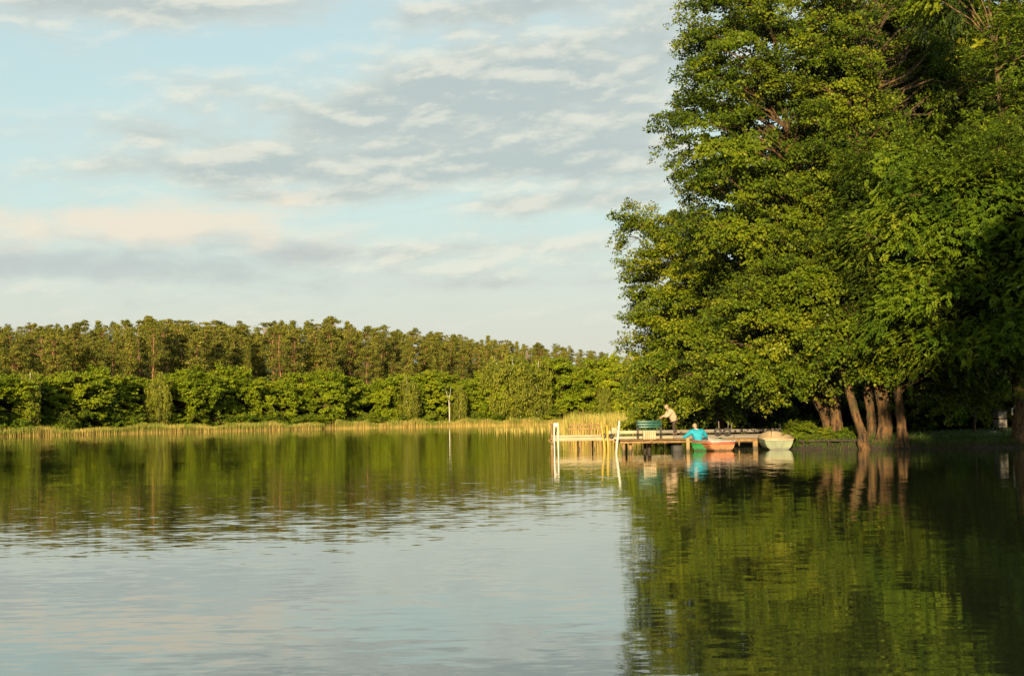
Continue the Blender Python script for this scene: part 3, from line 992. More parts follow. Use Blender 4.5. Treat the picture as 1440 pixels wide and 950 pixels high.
def oak_line(px):
    return float(np.interp(px, [-200, 0, 60, 115, 160, 185, 210, 240, 280, 350, 420, 500, 560, 600, 640, 680, 760, 800, 850, 950],
                           [515, 517, 514, 507, 521, 518, 514, 522, 517, 520, 521, 517, 520, 517, 512, 506, 506, 504, 501, 500]))


# pines, four ranks deep on the rising ground
pines = []
for rank, (dd, step, drop) in enumerate([(26, 17, 30), (38, 14, 17), (52, 12, 8), (68, 9.5, 3), (93, 9, 2)]):
    px = -45.0
    k = 0
    while px < 900:
        d = shore_depth(px) + dd + rnd.uniform(-6, 6)
        y = pine_line(px) + drop * rnd.uniform(.3, 1.2) + rnd.choice((-4, -2, 0, 2, 5, 9)) + rnd.uniform(-2, 2)
        p = col(px, d)
        z0 = gz(p.x, p.y)
        h = top_z(px, y, d) - z0
        s = h / 18.0
        if rank == 0:
            lb = '%s pine from the left in the front rank above the far broadleaf trees' % ordinal(k)
        else:
            lb = ['', '%s pine from the left in the second rank of the far ridge', 'tall pine standing deep in the far ridge forest, mostly hidden by others', '%s pine from the left in the fourth rank of the far ridge', '%s pine from the left along the far skyline'][rank]
            if '%' in lb: lb = lb % ordinal(k)
        wd = max(s, .62) * rnd.uniform(.85, 1.35)
        put(PINE[rnd.randrange(10)], USED, p.x, p.y, rnd.uniform(0, 6.28), (wd, wd, s), lb,
            ['pines of the front rank on the far ridge', 'pines of the second rank on the far ridge', 'pines deep in the far ridge forest', 'pines of the fourth rank on the far ridge', 'pines along the far skyline'][rank], 0)
        k += 1
        px += step * rnd.choice((.35, .7, 1.0, 1.1, 1.5, 1.9)) * (1.0 if px < 500 else .82) * (1.35 if rank == 0 else 1.25)
# broadleaf trees along the far shore
k = 0
px = -40.0
while px < 925:
    d = shore_depth(px) + rnd.uniform(7, 12)
    y = oak_line(px) + rnd.choice((-15, -9, -3, 2, 7, 14, 20))
    p = col(px, d)
    h = top_z(px, y, d) - gz(p.x, p.y)
    birch = px > 665 and px < 765
    if birch:
        pass
    s = h / 13.2
    wd = s * rnd.uniform(.8, 1.1) * (1.25 if px < 300 else 1.0)
    put(OAK[rnd.randrange(5)], USED, p.x, p.y, rnd.uniform(0, 6.28), (wd, wd, s), '%s rounded green oak from the left in the row behind the far reeds' % ordinal(k), 'oaks along the far shore', .2)
    k += 1
    px += 36 * rnd.uniform(.6, 1.4)
px = -30.0
k = 0
while px < 925:
    d = shore_depth(px) + rnd.uniform(15, 19)
    y = oak_line(px) + rnd.choice((-8, -2, 4, 10, 16))
    p = col(px, d)
    h = top_z(px, y, d) - gz(p.x, p.y)
    s = h / 13.2
    wd = s * rnd.uniform(.85, 1.15) * 1.1
    put(OAK[rnd.randrange(5)], USED, p.x, p.y, rnd.uniform(0, 6.28), (wd, wd, s), '%s oak from the left in the second row, peering between the shore oaks' % ordinal(k), 'oaks of the second row on the far shore', .2)
    k += 1
    px += 33 * rnd.uniform(.7, 1.3)
for i, (px, top, off, wd, lb) in enumerate([
        (700, 493, 6, 1.1, 'tall weeping birch, left one of the yellowish group right of the dead white tree'),
        (727, 490, 5, 1.15, 'tallest weeping birch in the middle of the yellowish group on the far shore'),
        (756, 497, 6, 1.1, 'weeping birch, right one of the yellowish group on the far shore'),
        (645, 537, 2, .8, 'small weeping birch just right of the dead white trunk'),
        (850, 534, 4, .75, 'small yellowish birch on the far shore beside the big alder'),
        (575, 521, 3, .8, 'slender birch among the oaks left of the dead white trunk'),
        (40, 512, 3, .8, 'slender yellow-green birch near the left edge of the far shore'),
        (222, 516, 3, .8, 'birch under the gap of tall pine trunks on the left')]):
    d = shore_depth(px) + off
    p = col(px, d)
    s = (top_z(px, top, d) - gz(p.x, p.y)) / 14.0
    put(BIRCH[i % 2], USED, p.x, p.y, i * 1.7, (wd * s * 1.1, wd * s * 1.1, s), lb, 'weeping birches on the far shore', .2)
# low willow scrub right behind the reeds
px = -20.0
k = 0
while px < 900:
    d = shore_depth(px) + rnd.uniform(3.5, 5.5)
    p = col(px, d)
    s = rnd.uniform(1.4, 2.9)
    if not 450 < px < 472:
        put(BUSH[k % 2], USED, p.x, p.y, k * 1.1, (s * 1.1, s * 1.1, s), '%s low willow bush from the left between the far reeds and the oaks' % ordinal(k), 'willow bushes behind the far reeds', .1)
        k += 1
    px += rnd.uniform(16, 36)
# dead birch at the water's edge
p = col(632, shore_depth(632) + .5)
zt = top_z(632, 545, p.y)
t = thing('dead_birch', 'dead white forked birch trunk standing in the far reeds', 'tree', (p.x, p.y, 0))
MB().tube([(0, 0, -.4), (.05, 0, zt * .35), (-.05, 0, zt * .7), (0, 0, zt * .8)], [.14, .12, .09, .07], 8).build('trunk', M['birchbark'], t, True)
MB().tube([(0, 0, zt * .62), (-.55, .1, zt * .85), (-1.0, .1, zt)], [.06, .045, .02], 6).build('branch', M['birchbark'], t, True)
MB().tube([(0, 0, zt * .70), (.35, -.1, zt * .90), (.45, 0, zt * 1.03)], [.06, .04, .02], 6).build('branch', M['birchbark'], t, True)
MB().tube([(0, 0, zt * .55), (.5, .2, zt * .63)], [.06, .02], 5).build('branch', M['birchbark'], t, True)

# ------------------------------------------------------------------ jetties
def plank_mesh(l, w, h, name='plank', bev=.008):
    me = MB().box((0, 0, 0), (l, w, h)).mesh(name)
    bm = bmesh.new(); bm.from_mesh(me)
    bmesh.ops.bevel(bm, geom=bm.edges[:], offset=bev, segments=1, affect='EDGES')
    bm.to_mesh(me); bm.free()
    return me


rnd = random.Random(3)
# near wooden jetty: platform
D0 = 65.6
xl, xr = col(869, D0).x, col(972, D0).x
dk = thing('wooden_jetty', 'near golden-lit wooden jetty carrying the green bench', 'jetty', (xl, D0, 0))
pm = plank_mesh(.125, 2.9, .035); pm.materials.append(M['wood'])
n = int((xr - xl) / .133)
for i in range(n):
    o = link('plank', pm, None, dk)
    o.location = (.07 + i * .133, 1.42 + rnd.uniform(-.03, .03), .588 + rnd.uniform(-.004, .004)); o.rotation_euler = (0, 0, rnd.uniform(-.006, .006))
W = xr - xl
MB().box((W / 2 + .02, .10, .485), (W + .1, .06, .10)).build('beam', M['wood'], dk, bevel=.008)
MB().box((W / 2, 2.6, .51), (W, .06, .10)).build('beam', M['wood'], dk, bevel=.008)
MB().box((W / 2, 1.4, .51), (W, .06, .10)).build('beam', M['wood'], dk, bevel=.008)
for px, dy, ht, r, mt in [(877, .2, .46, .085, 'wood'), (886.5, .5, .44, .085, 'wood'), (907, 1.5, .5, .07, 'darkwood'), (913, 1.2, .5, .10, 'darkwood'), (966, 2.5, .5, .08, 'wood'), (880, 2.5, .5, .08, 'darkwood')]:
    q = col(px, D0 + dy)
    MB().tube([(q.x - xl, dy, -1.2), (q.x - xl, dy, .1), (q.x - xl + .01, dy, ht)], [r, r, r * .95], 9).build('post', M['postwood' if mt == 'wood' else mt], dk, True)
q = col(967.5, D0)
MB().box((q.x - xl, -.02, -.2), (.17, .16, 1.72)).build('post', M['postwood'], dk, bevel=.015)
q = col(916, D0)
MB().box((q.x - xl, .045, .525), (.16, .05, .09)).build('bracket', M['wood'], dk, bevel=.006)
q = col(953, D0 + .6)
tag(MB().box((q.x, D0 + .85, .12), (.50, .9, .42)).build('dark_block', M['rubber'], bevel=.05), 'dark block under the near jetty left of its corner post', 'float')  # plain dark box standing in for an unidentified dark shape
# walkway that runs on to the right behind the boats
D1 = 70.0
xa, xb = col(972, D1).x, col(1072, D1).x
wk = thing('wooden_walkway', 'low brown wooden walkway behind the moored boats', 'jetty', (xa, D1, 0))
pm2 = plank_mesh(.125, 1.2, .035); pm2.materials.append(M['wood'])
for i in range(int((xb - xa) / .135)):
    o = link('plank', pm2, None, wk)
    o.location = (.07 + i * .135, .62 + rnd.uniform(-.02, .02), .50 + rnd.uniform(-.004, .004)); o.rotation_euler = (0, 0, rnd.uniform(-.006, .006))
MB().box(((xb - xa) / 2, .06, .42), (xb - xa, .06, .12)).build('beam', M['wood'], wk, bevel=.008)
for px in (990, 1025, 1062):
    q = col(px, D1 + .02)
    MB().box((q.x - xa, .0, -.25), (.24, .20, 1.3)).build('post', M['postwood'], wk, bevel=.02)

# white leaning mooring pole at the near corner
a = at(866.3, 639, 65.3); b = at(871, 591.5, 64.6)
v = b - a
tag(MB().tube([a - v * .5, a, b], [.05, .05, .047], 10).build('mooring_pole', M['white'], smooth=True), 'white leaning mooring pole at the left corner of the near jetty', 'pole')

# long farther jetty on posts
D2 = 73.2
xa, xb = col(777, D2).x, col(1118, D2).x
lj = thing('long_jetty', 'long pale boarded jetty crossing behind the near jetty', 'jetty', (xa, D2, 0))
W = xb - xa
pm3 = plank_mesh(.14, 2.0, .035); pm3.materials.append(M['shaded_greywood'])
for i in range(int(W / .15)):
    o = link('plank', pm3, None, lj)
    o.location = (.08 + i * .15, 1.03 + rnd.uniform(-.02, .02), .665 + rnd.uniform(-.004, .004))
xs = [0, W * .23, W * .5, W * .75, W]
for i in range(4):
    m_ = M['palewood'] if i < 2 else M['shaded_greywood']  # right half takes the boards with tree shade in their colour
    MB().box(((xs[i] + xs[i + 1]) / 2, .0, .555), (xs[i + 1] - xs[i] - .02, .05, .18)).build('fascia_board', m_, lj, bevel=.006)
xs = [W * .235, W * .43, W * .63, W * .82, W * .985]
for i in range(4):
    m_ = M['palewood'] if i < 1 else M['shaded_greywood']  # all but the left board use the shade-darkened grey
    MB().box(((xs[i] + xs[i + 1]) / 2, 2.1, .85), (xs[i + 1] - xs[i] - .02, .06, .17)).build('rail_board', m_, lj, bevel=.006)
MB().box((W * .115, .01, .715), (W * .225, .05, .10)).build('rail_board', M['palewood'], lj, bevel=.006)
for px in (815, 836, 890, 935, 985, 1040, 1090):
    q = col(px, D2)
    for dy in (.1, 1.95):
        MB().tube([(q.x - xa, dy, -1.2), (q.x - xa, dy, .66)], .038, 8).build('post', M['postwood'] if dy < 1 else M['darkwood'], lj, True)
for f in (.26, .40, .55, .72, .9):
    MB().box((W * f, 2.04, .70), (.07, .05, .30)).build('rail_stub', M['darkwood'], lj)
# white gate frame and the brown post at the jetty's left end
p = col(782.5, D2 - .1)
t = thing('gate_frame', 'white double-post frame at the left end of the long jetty', 'frame', (p.x, p.y, 0))
for sx in (-.10, .10):
    MB().box((sx, 0, .3), (.07, .07, 2.2)).build('post', M['white'], t, bevel=.008)
MB().box((0, -.005, 1.30), (.268, .085, .2)).build('top_plate', M['white'], t, bevel=.01)
MB().tube([(-.08, 0, .78), (.09, 0, 1.2)], .03, 6).build('brace', M['darkwood'], t)
a = col(776.8, D2 + .4, -1.0); b = Vector((a.x, a.y, 1.38))
tag(MB().tube([a, b], [.075, .065], 9).build('mooring_post', M['wood'], smooth=True), 'brown round post left of the white frame at the jetty end', 'post')
a = col(779, D2 + .2, .45)
tag(MB().tube([(a.x - .30, a.y - .3, .50), (a.x - .08, a.y - .3, .64), (a.x - .08, a.y - .3, .36), (a.x - .30, a.y - .3, .50)], .03, 6).build('mooring_bracket', M['wood'], smooth=True), 'small triangular wooden bracket at the tip of the long jetty', 'bracket')
# yellow poles with tyres
for (x0, y0, x1, y1, lb) in [(850.5, 632, 845, 592.5, 'leaning yellow pole, left one of the pair between the black tyres'), (855.5, 632, 853.5, 597.5, 'thicker upright yellow pole, right one of the pair between the black tyres')]:
    a = at(x0, y0, D2 - .15); b = at(x1, y1, D2 - .25); v = b - a
    r = .042 if x1 < 850 else .06
    tag(MB().tube([a - v * .5, a, b], r, 9).build('yellow_pole', M['yellow'], smooth=True), lb, 'pole')


def tyre(px, py, d, r, lb, tilt=0.0):
    me = bpy.data.meshes.new('tyre')
    bm = bmesh.new()
    ns, nr = 22, 9
    vs = []
    for i in range(ns):
        a = i / ns * 6.28319
        for j in range(nr):
            b = j / nr * 6.28319
            rr = r * .72 + r * .28 * math.cos(b)
            vs.append(bm.verts.new((rr * math.cos(a), r * .30 * math.sin(b), rr * math.sin(a))))
    for i in range(ns):
        for j in range(nr):
            f = bm.faces.new([vs[i * nr + j], vs[((i + 1) % ns) * nr + j], vs[((i + 1) % ns) * nr + (j + 1) % nr], vs[i * nr + (j + 1) % nr]])
            f.smooth = True
    bmesh.ops.recalc_face_normals(bm, faces=bm.faces)
    bm.to_mesh(me); bm.free()
    o = link('tyre', me, M['rubber'])
    o.location = at(px, py, d); o.rotation_euler = (0, 0, tilt)
    return tag(o, lb, 'tyre', 'tyre fenders on the long jetty')


tyre(849.0, 612.3, D2 - .17, .125, 'black tyre fender at the foot of the leaning yellow pole', .2)
tyre(859.5, 612.8, D2 - .17, .125, 'black tyre fender just right of the upright yellow pole', -.2)
tyre(1009.5, 606.5, D2 - .17, .21, 'black tyre fender left of the trunk behind the jetty', .1)
tyre(1022.5, 606.5, D2 - .17, .21, 'black tyre fender right of the trunk behind the jetty', -.1)
# thin pale ladder rails and poles behind the long jetty
for (x0, x1, y1, lb) in [(1011.5, 1010.5, 592, 'thin pale handrail pole left of the trunk behind the jetty'), (1024, 1024, 592, 'thin pale upright handrail pole right of the trunk behind the jetty'),
                         (1026, 1030, 594, 'thin pale handrail pole slanting right beside the trunk'), (1098, 1097, 594.5, 'thin white pole near the right end of the grey jetty')]:
    a = col(x0, D2 + 2.2, .6); b = at(x1, y1, D2 + 2.2)
    tag(MB().tube([a, b], .026, 7).build('rail_pole', M['shaded_greywood'], smooth=True), lb, 'pole')
p = at(1110, 599, D2 + 1.7)
tag(MB().box((p.x, p.y, .74), (.42, .3, .10)).build('white_box', M['white'], bevel=.02), 'small white box on the right end of the grey jetty', 'box')
p = col(864, D2 + 1.2, .68)
t = thing('notice_board', 'pale square board standing on the long jetty left of the bench', 'board', p)
MB().box((0, 0, .27), (.30, .03, .32)).build('panel', M['palewood'], t, bevel=.006)
for sx in (-.165, .165):
    MB().box((sx, 0, .2), (.03, .04, .44)).build('post', M['darkwood'], t)
# simple rail in the reeds behind
a = col(800, 92, 0); b = col(846, 92, 0)
t = thing('reed_railing', 'low wooden rail in front of the golden reeds', 'railing', (a.x, 92, 0))
L_ = b.x - a.x
for zz in (1.18, .92):
    MB().box((L_ / 2, 0, zz), (L_, .05, .09)).build('rail', M['wood'], t, bevel=.006)
for f in (0.03, .35, .68, .97):
    MB().box((L_ * f, .05, .2), (.08, .08, 2.1)).build('post', M['wood'], t, bevel=.006)

# bench
p = col(913, D0 + 1.5, .607)
bn = thing('park_bench', 'dark green slatted bench on the near jetty, turned to the lake', 'bench', p, R(4))
for i in range(3):
    MB().box((.06, .21 + i * .02, .56 + i * .125), (1.16, .03, .108)).build('back_slat', M['bench'], bn, bevel=.01)
for i in range(3):
    MB().box((0, -.16 + i * .13, .415), (1.14, .11, .03)).build('seat_slat', M['bench'], bn, bevel=.008)
for sx in (-.54, .56):
    MB().tube([(sx, -.22, 0), (sx, -.20, .36), (sx, -.20, .60)], .025, 7).build('leg', M['iron'], bn, True)
    MB().tube([(sx, .20, 0), (sx, .17, .42), (sx, .27, .88)], .025, 7).build('leg', M['iron'], bn, True)
    MB().tube([(sx, -.24, .60), (sx, 0, .62), (sx, .21, .60)], .028, 7).build('armrest', M['iron'], bn, True)
    MB().tube([(sx, -.20, .10), (sx, .19, .10)], .018, 6).build('stretcher', M['iron'], bn, True)
# slatted crate in front of the bench
p = col(913, D0 + 1.0, .607)
ct = thing('slatted_crate', 'pale upright-slatted wooden crate standing before the green bench', 'crate', p, R(3))
for i in range(6):
    MB().box((-.245 + i * .098, -.16, .20), (.088, .02, .40)).build('slat', M['palewood'], ct, bevel=.004)
    MB().box((-.245 + i * .098, .14, .20), (.088, .02, .40)).build('slat', M['palewood'], ct, bevel=.004)
for sx in (-.285, .285):
    MB().box((sx, -.01, .20), (.02, .275, .39)).build('end_panel', M['palewood'], ct, bevel=.004)
MB().box((0, -.01, .03), (.545, .27, .02)).build('bottom', M['palewood'], ct)

# ------------------------------------------------------------------ boats
def rowing_boat(label, loc, rz, L, beam, fb, tr, mh, mrim, mseat, strake=None, sheer=.2):
    t = thing('rowing_boat', label, 'boat', loc, rz)
    ns, nc = 15, 13
    def sect(f, inset):
        b = beam / 2 * (tr + (1 - tr) * math.sin(min(f / .42, 1) * math.pi / 2)) if f < .42 else beam / 2 * max(0.0, 1 - ((f - .42) / .58) ** 2.3)
        top = fb + sheer * f * f + .03 * (1 - f) ** 2
        keel = -.10 + .38 * max(0, (f - .72) / .28) ** 2
        b = max(b - inset, .012); keel += inset * 1.6
        out = []
        for j in range(nc):
            u = j / (nc - 1) * 2 - 1
            th = u * math.pi / 2
            xx = b * math.copysign(abs(math.sin(th)) ** .62, u) * (.86 + .14 * abs(u) ** 2)
            zz = top - (top - keel) * max(0.0, math.cos(th)) ** .75
            out.append((xx, f * L, zz))
        return out
    bm = bmesh.new()
    rows = {}
    for side, ins in (('o', 0.0), ('i', .03)):
        for i in range(ns):
            f = i / (ns - 1)
            f2 = f * (1 - .02 * (side == 'i')) + (.012 if side == 'i' else 0)
            rows[side, i] = [bm.verts.new(q) for q in sect(f2, ins)]
    for side in 'oi':
        for i in range(ns - 1):
            for j in range(nc - 1):
                f = bm.faces.new([rows[side, i][j], rows[side, i][j + 1], rows[side, i + 1][j + 1], rows[side, i + 1][j]]); f.smooth = True
        bm.faces.new(rows[side, 0])
    for i in range(ns - 1):
        for j in (0, nc - 1):
            bm.faces.new([rows['o', i][j], rows['o', i + 1][j], rows['i', i + 1][j], rows['i', i][j]])
    bmesh.ops.recalc_face_normals(bm, faces=bm.faces)
    bm.normal_update()
    inn = {v for k, r in rows.items() if k[0] == 'i' for v in r}
    for f in bm.faces:
        if all(v in inn for v in f.verts): f.material_index = 1
    me = bpy.data.meshes.new('hull'); bm.to_mesh(me); bm.free()
    me.materials.append(mh); me.materials.append(mseat)
    hull = link('hull', me, None, t)
    rim = [sect(i / (ns - 1), 0) for i in range(ns)]
    path = [r[0] for r in rim] + [r[-1] for r in rim[::-1]]
    path = [(x, y, z + .012) for x, y, z in path]
    MB().tube(path, .026, 6).build('gunwale', mrim, hull, True)
    x0, y0, z0 = rim[0][0]
    MB().box((0, -.005, z0 - .02), (abs(x0) * 2 + .02, .06, .08)).build('transom_cap', mrim, hull, bevel=.012)
    if strake:
        pth = [(x * 1.0 + math.copysign(.006, x), y, z - .11) for x, y, z in [r[0] for r in rim[::-1]]]
        pt2 = [(x * 1.0 + math.copysign(.006, x), y, z - .11) for x, y, z in [r[-1] for r in rim]]
        MB().tube(pth + pt2, .03, 6).build('rubbing_strake', strake, hull, True)
        MB().box((0, -.012, z0 - .115), (abs(x0) * 2 - .03, .02, .09)).build('transom_band', strake, hull, bevel=.006)
    for f in (.16, .48, .76):
        b = sect(f, .03)
        w_ = b[-1][0] * 2 - .03
        MB().box((0, f * L, fb - .10 + sheer * f * f * .6), (w_, .22, .03)).build('thwart', mseat, t, bevel=.006)
    return t


p = col(1096, 67.6)
rowing_boat('pale green rowing boat with a cream rim moored right of the others', (p.x, p.y, .02), R(-4), 3.3, 1.66, .44, .80, M['boat_pale'], M['boat_cream'], M['boat_cream'], None, .40)
p = col(1017, 66.9)
rowing_boat('faded orange rowing boat with a red band and grey inside', (p.x, p.y, .02), R(16), 3.2, 1.5, .42, .84, M['boat_orange'], M['boat_grey'], M['boat_grey'], M['boat_red'], .16)
p = col(982.5, 67.3)
rowing_boat('bright green rowing boat with the person in turquoise sitting in it', (p.x + .1, p.y + .25, .02), R(-26), 3.2, 1.3, .30, .62, M['boat_green'], M['boat_green'], M['boat_green'], None, .22)


# ------------------------------------------------------------------ people
def skin_mesh(name, verts, edges, radii, levels=1, root=0):
    me = bpy.data.meshes.new(name)
    me.from_pydata([tuple(v) for v in verts], edges, [])
    o = bpy.data.objects.new(name, me)
    COL.objects.link(o)
    md = o.modifiers.new('skin', 'SKIN')
    md.use_smooth_shade = True
    for i, r in enumerate(radii):
        d = me.skin_vertices[0].data[i]
        d.radius = r if isinstance(r, tuple) else (r, r)
        d.use_root = (i == root)
    sb = o.modifiers.new('sub', 'SUBSURF'); sb.levels = levels; sb.render_levels = levels
    dg = bpy.context.evaluated_depsgraph_get()
    out = bpy.data.meshes.new_from_object(o.evaluated_get(dg))
    out.name = name
    bpy.data.objects.remove(o)
    bpy.data.meshes.remove(me)
    for pl in out.polygons: pl.use_smooth = True
    return out


def add_head(me, c, r, yaw, pitch=0.0):
    """skull with brow, nose, mouth, chin and ears joined to the body mesh"""
    bm = bmesh.new(); bm.from_mesh(me)
    Mx = Matrix.Translation(c) @ Matrix.Rotation(yaw, 4, 'Z') @ Matrix.Rotation(pitch, 4, 'X')
    def ball(cc, rr, sub=2):
        g = bmesh.ops.create_icosphere(bm, subdivisions=sub, radius=1.0)
        for v in g['verts']:
            v.co = Mx @ Vector((cc[0] + v.co.x * rr[0], cc[1] + v.co.y * rr[1], cc[2] + v.co.z * rr[2]))
    ball((0, .01 * r, .12 * r), (.80 * r, .98 * r, .95 * r), 3)          # skull (face towards -y)
    ball((0, -.22 * r, -.52 * r), (.56 * r, .62 * r, .58 * r), 2)        # jaw
    ball((0, -.98 * r, -.12 * r), (.13 * r, .20 * r, .22 * r), 1)        # nose
    ball((0, -.80 * r, -.52 * r), (.26 * r, .07 * r, .07 * r), 1)        # lips
    for sx in (-1, 1):
        ball((sx * .80 * r, .05 * r, -.05 * r), (.10 * r, .20 * r, .30 * r), 1)
        ball((sx * .32 * r, -.86 * r, .10 * r), (.13 * r, .09 * r, .08 * r), 1)
    bm.to_mesh(me); bm.free()
    for pl in me.polygons: pl.use_smooth = True


def hand_chain(V, Ed, Rd, wrist, dirn, side, k=1.0):
    """palm with four curled fingers and a thumb, hung on vertex index wrist"""
    w = Vector(V[wrist]); d = Vector(dirn).normalized(); s = Vector(side).normalized(); n = d.cross(s)
    palm = len(V); V.append(w + d * .075 * k); Rd.append((.030 * k, .020 * k)); Ed.append((wrist, palm))
    for i, ln in enumerate((.070, .080, .075, .058)):
        q = (i - 1.5) * .019 * k
        a = len(V)
        V.append(w + d * .10 * k + s * q); Rd.append(.009 * k); Ed.append((palm, a))
        V.append(w + d * (.10 + ln * .55) * k + s * q + n * .012 * k); Rd.append(.0085 * k); Ed.append((a, a + 1))
        V.append(w + d * (.10 + ln * .85) * k + s * q + n * .035 * k); Rd.append(.007 * k); Ed.append((a + 1, a + 2))
    a = len(V)
    V.append(w + d * .055 * k - s * .040 * k); Rd.append(.010 * k); Ed.append((palm, a))
    V.append(w + d * .090 * k - s * .055 * k + n * .015 * k); Rd.append(.009 * k); Ed.append((a, a + 1))


def person(label, loc, rz, J, yaw, pitch, mj, mt, head_r=.105, bulk=1.0, bald=False):
    """J: joints; local frame faces -y"""
    t = thing('person', label, 'person', loc, rz)
    names = ['pelvis', 'waist', 'chest', 'neck', 'head', 'shL', 'elL', 'wrL', 'shR', 'elR', 'wrR', 'hipL', 'knL', 'anL', 'toeL', 'hipR', 'knR', 'anR', 'toeR']
    V = [Vector(J[k]) for k in names]
    ix = {k: i for i, k in enumerate(names)}
    Ed = [('pelvis', 'waist'), ('waist', 'chest'), ('chest', 'neck'), ('neck', 'head'), ('chest', 'shL'), ('shL', 'elL'), ('elL', 'wrL'), ('chest', 'shR'), ('shR', 'elR'), ('elR', 'wrR'),
          ('pelvis', 'hipL'), ('hipL', 'knL'), ('knL', 'anL'), ('anL', 'toeL'), ('pelvis', 'hipR'), ('hipR', 'knR'), ('knR', 'anR'), ('anR', 'toeR')]
    Ed = [(ix[a], ix[b]) for a, b in Ed]
    Rd = [.125, .115, .13, .055, .06, .065, .043, .028, .065, .043, .028, .085, .058, .038, .030, .085, .058, .038, .030]
    hand_chain(V, Ed, Rd, ix['wrL'], V[ix['wrL']] - V[ix['elL']], (0, 0, 1))
    hand_chain(V, Ed, Rd, ix['wrR'], V[ix['wrR']] - V[ix['elR']], (0, 0, 1))
    body = skin_mesh('body', V, Ed, Rd)
    add_head(body, V[ix['head']], head_r, yaw, pitch)
    link('body', body, M['skin'], t)
    def sub(keys, edges, rad, name, m_):
        i2 = {k: i for i, k in enumerate(keys)}
        link(name, skin_mesh(name, [J[k] for k in keys], [(i2[a], i2[b]) for a, b in edges], rad), m_, t)
    Jn = dict(J)
    Jn['collar'] = tuple(Vector(J['chest']).lerp(Vector(J['neck']), .62))
    Jn['cufL'] = tuple(Vector(J['elL']).lerp(Vector(J['wrL']), .93)); Jn['cufR'] = tuple(Vector(J['elR']).lerp(Vector(J['wrR']), .93))
    Jn['hem'] = tuple(Vector(J['pelvis']).lerp(Vector(J['waist']), -.25))
    J2 = J; J = Jn
    sub(['waist', 'hem', 'chest', 'collar', 'shL', 'elL', 'cufL', 'shR', 'elR', 'cufR'],
        [('waist', 'hem'), ('waist', 'chest'), ('chest', 'collar'), ('chest', 'shL'), ('shL', 'elL'), ('elL', 'cufL'), ('chest', 'shR'), ('shR', 'elR'), ('elR', 'cufR')],
        [q * bulk for q in (.185, .195, .215, .095, .125, .092, .062, .125, .092, .062)], 'jacket', mj)
    Jn['ankL'] = tuple(Vector(J2['knL']).lerp(Vector(J2['anL']), .95)); Jn['ankR'] = tuple(Vector(J2['knR']).lerp(Vector(J2['anR']), .95))
    sub(['pelvis', 'hipL', 'knL', 'ankL', 'hipR', 'knR', 'ankR'], [('pelvis', 'hipL'), ('hipL', 'knL'), ('knL', 'ankL'), ('pelvis', 'hipR'), ('hipR', 'knR'), ('knR', 'ankR')],
        [.145, .105, .078, .060, .105, .078, .060], 'trousers', mt)
    for a in 'LR':
        sub(['an' + a, 'toe' + a], [('an' + a, 'toe' + a)], [.052, .044], 'shoe', M['shoe'])
    # hair: a cap over the skull, open at the face
    bm = bmesh.new()
    g = bmesh.ops.create_icosphere(bm, subdivisions=3, radius=1.0)
    r = head_r
    Mx = Matrix.Translation(Vector(J2['head'])) @ Matrix.Rotation(yaw, 4, 'Z') @ Matrix.Rotation(pitch, 4, 'X')
    dead = [v for v in bm.verts if (v.co.y < -.35 and v.co.z < .55) or v.co.z < (-.75 if not bald else .0)]
    bmesh.ops.delete(bm, geom=dead, context='VERTS')
    for v in bm.verts:
        k = 1.0 + .03 * math.sin(v.co.x * 17) * math.sin(v.co.z * 13)
        v.co = Mx @ Vector((v.co.x * r * .88 * k, v.co.y * r * 1.07 * k + .02 * r, v.co.z * r * 1.06 * k + .12 * r - (.0 if bald else .25 * r * max(0, -v.co.z))))
    me = bpy.data.meshes.new('hair'); bm.to_mesh(me); bm.free()
    for pl in me.polygons: pl.use_smooth = True
    link('hair', me, M['blond'], t)
    return t


# standing, facing left (-y local turned to -x), bending forward
p = col(948, D2 + 1.3, .685)
person('person in a beige jacket and dark trousers bending forward on the long jetty', p, R(-90 + 8), {
    'pelvis': (0, .02, .80), 'waist': (0, -.04, .95), 'chest': (0, -.17, 1.18), 'neck': (0, -.30, 1.36), 'head': (0, -.38, 1.47),
    'shL': (.17, -.20, 1.25), 'elL': (.21, -.34, 1.00), 'wrL': (.12, -.58, .97), 'shR': (-.17, -.20, 1.25), 'elR': (-.22, -.36, 1.01), 'wrR': (-.10, -.60, .93),
    'hipL': (.09, .02, .77), 'knL': (.10, -.05, .42), 'anL': (.10, .04, .07), 'toeL': (.11, -.11, .04), 'hipR': (-.09, .02, .77), 'knR': (-.10, .02, .42), 'anR': (-.10, .16, .07), 'toeR': (-.11, .01, .04)},
    0, R(18), M['beige'], M['trouser'], .108, bulk=1.22)
# sitting in the green boat, back to the camera
p = col(982, 68.6, -.10)
person('person in a turquoise jacket sitting in the green boat, back to the viewer', p, R(180), {
    'pelvis': (0, 0, .50), 'waist': (0.01, -.02, .65), 'chest': (.03, -.05, .92), 'neck': (.09, -.06, 1.09), 'head': (.12, -.07, 1.20),
    'shL': (.25, -.05, .96), 'elL': (.46, -.10, .78), 'wrL': (.66, -.16, .64), 'shR': (-.19, -.05, .96), 'elR': (-.36, -.12, .76), 'wrR': (-.38, -.30, .62),
    'hipL': (.10, -.04, .49), 'knL': (.14, -.44, .54), 'anL': (.14, -.55, .18), 'toeL': (.15, -.70, .15), 'hipR': (-.10, -.04, .49), 'knR': (-.12, -.44, .54), 'anR': (-.12, -.55, .18), 'toeR': (-.13, -.70, .15)},
    0, R(6), M['cyan'], M['trouser'], .108, bald=True).scale = (1.12, 1.12, 1.06)

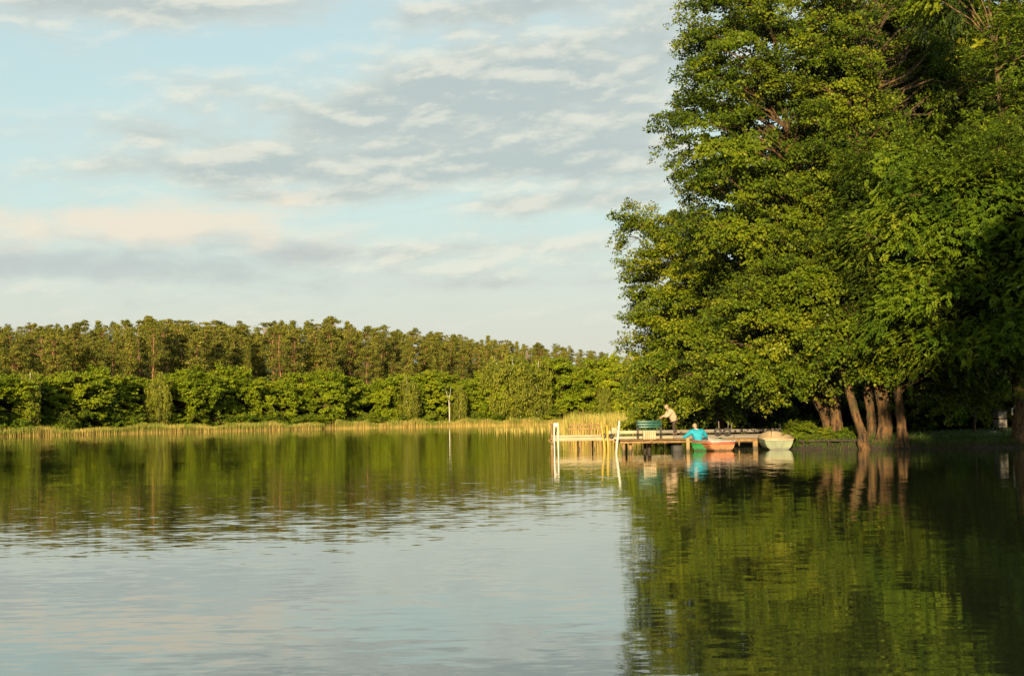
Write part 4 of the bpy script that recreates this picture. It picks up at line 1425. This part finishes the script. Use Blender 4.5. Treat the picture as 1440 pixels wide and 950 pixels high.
# ------------------------------------------------------------------ right bank small things
p0 = col(1124, 67.5); p1 = col(1214, 66.75)
t = thing('bank_boarding', 'brown plank edging of the bank below the leaning trunk', 'edging', (p0.x, p0.y, 0))
dx = p1.x - p0.x; dy = p1.y - p0.y
ang = math.atan2(dy, dx); ln = math.hypot(dx, dy)
for k in range(3):
    MB().box((math.cos(ang) * ln * (k + .5) / 3, math.sin(ang) * ln * (k + .5) / 3, .40 + .012 * (k % 2)), (ln / 3 - .01, .06, .10), ang).build('plank', M['darkwood'], t, bevel=.008)
for k in range(5):
    f = (k + .3) / 5
    MB().tube([(dx * f, dy * f - .07, -.8), (dx * f, dy * f - .07, .42)], .05, 8).build('stake', M['darkwood'], t, True)
p = col(1407.5, 73.5)
z0 = gz(p.x, p.y)
t = thing('wooden_hutch', 'small pale weathered hutch with a flat roof and dark band on the shaded lawn', 'hutch', (p.x, p.y, z0), R(12))
MB().box((0, 0, .34), (.52, .46, .42)).build('lower_box', M['stonewhite'], t, bevel=.01)
MB().box((0, 0, .585), (.55, .49, .07)).build('band', M['darkwood'], t, bevel=.008)
MB().box((0, 0, .80), (.50, .44, .36)).build('upper_box', M['stonewhite'], t, bevel=.01)
MB().box((-.03, 0, 1.01), (.78, .66, .05)).build('roof', M['darkwood'], t, bevel=.008)
for sx in (-.2, .2):
    for sy in (-.17, .17):
        MB().box((sx, sy, .065), (.07, .07, .13)).build('leg', M['darkwood'], t)
p = at(1424, 578, 73.0)
t = thing('white_lantern', 'white lantern hanging on a post between the hutch and the brown trunk', 'lantern', (p.x, p.y, gz(p.x, p.y)))
z = p.z - gz(p.x, p.y)
MB().tube([(.07, .06, -.2), (.07, .06, z + .25)], .03, 8).build('post', M['darkwood'], t, True)
MB().tube([(0, 0, z - .2), (0, 0, z - .17), (0, 0, z + .12), (0, 0, z + .17)], [.05, .085, .075, .03], 10).build('body', M['white'], t, True)
MB().tube([(.07, .06, z + .23), (0, 0, z + .22), (0, 0, z + .16)], .012, 6).build('hook', M['iron'], t, True)
p = col(1396, 71.5)
tag(MB().box((p.x, p.y, gz(p.x, p.y) + .05), (.32, .2, .05)).build('pale_board', M['white'], bevel=.008), 'small pale board lying on the lawn before the hutch', 'board')
# thin young tree on the lawn
rng = np.random.default_rng(33)
near_tree('young_tree', 'thin young tree with a pale stem on the shaded lawn',
          [[(1372, 618, 72.5, .07), (1371, 580, 72.5, .06), (1369, 550, 72.5, .05), (1362, 510, 72.3, .03)]],
          [E(1360, 535, 72, 38, 28, 1.4), E(1385, 545, 72, 24, 18, 1.0)], 34, 14, 12, 31, L=.5, leaf=.12, bark='ashbark', root=False)

for tm in WOOD + PINE + OAK + BIRCH + BUSH + [SHADE]:
    if 'h' in tm: del tm['h']
print('objects', len(bpy.data.objects), 'tris', sum(len(m.polygons) * 2 for m in bpy.data.meshes))
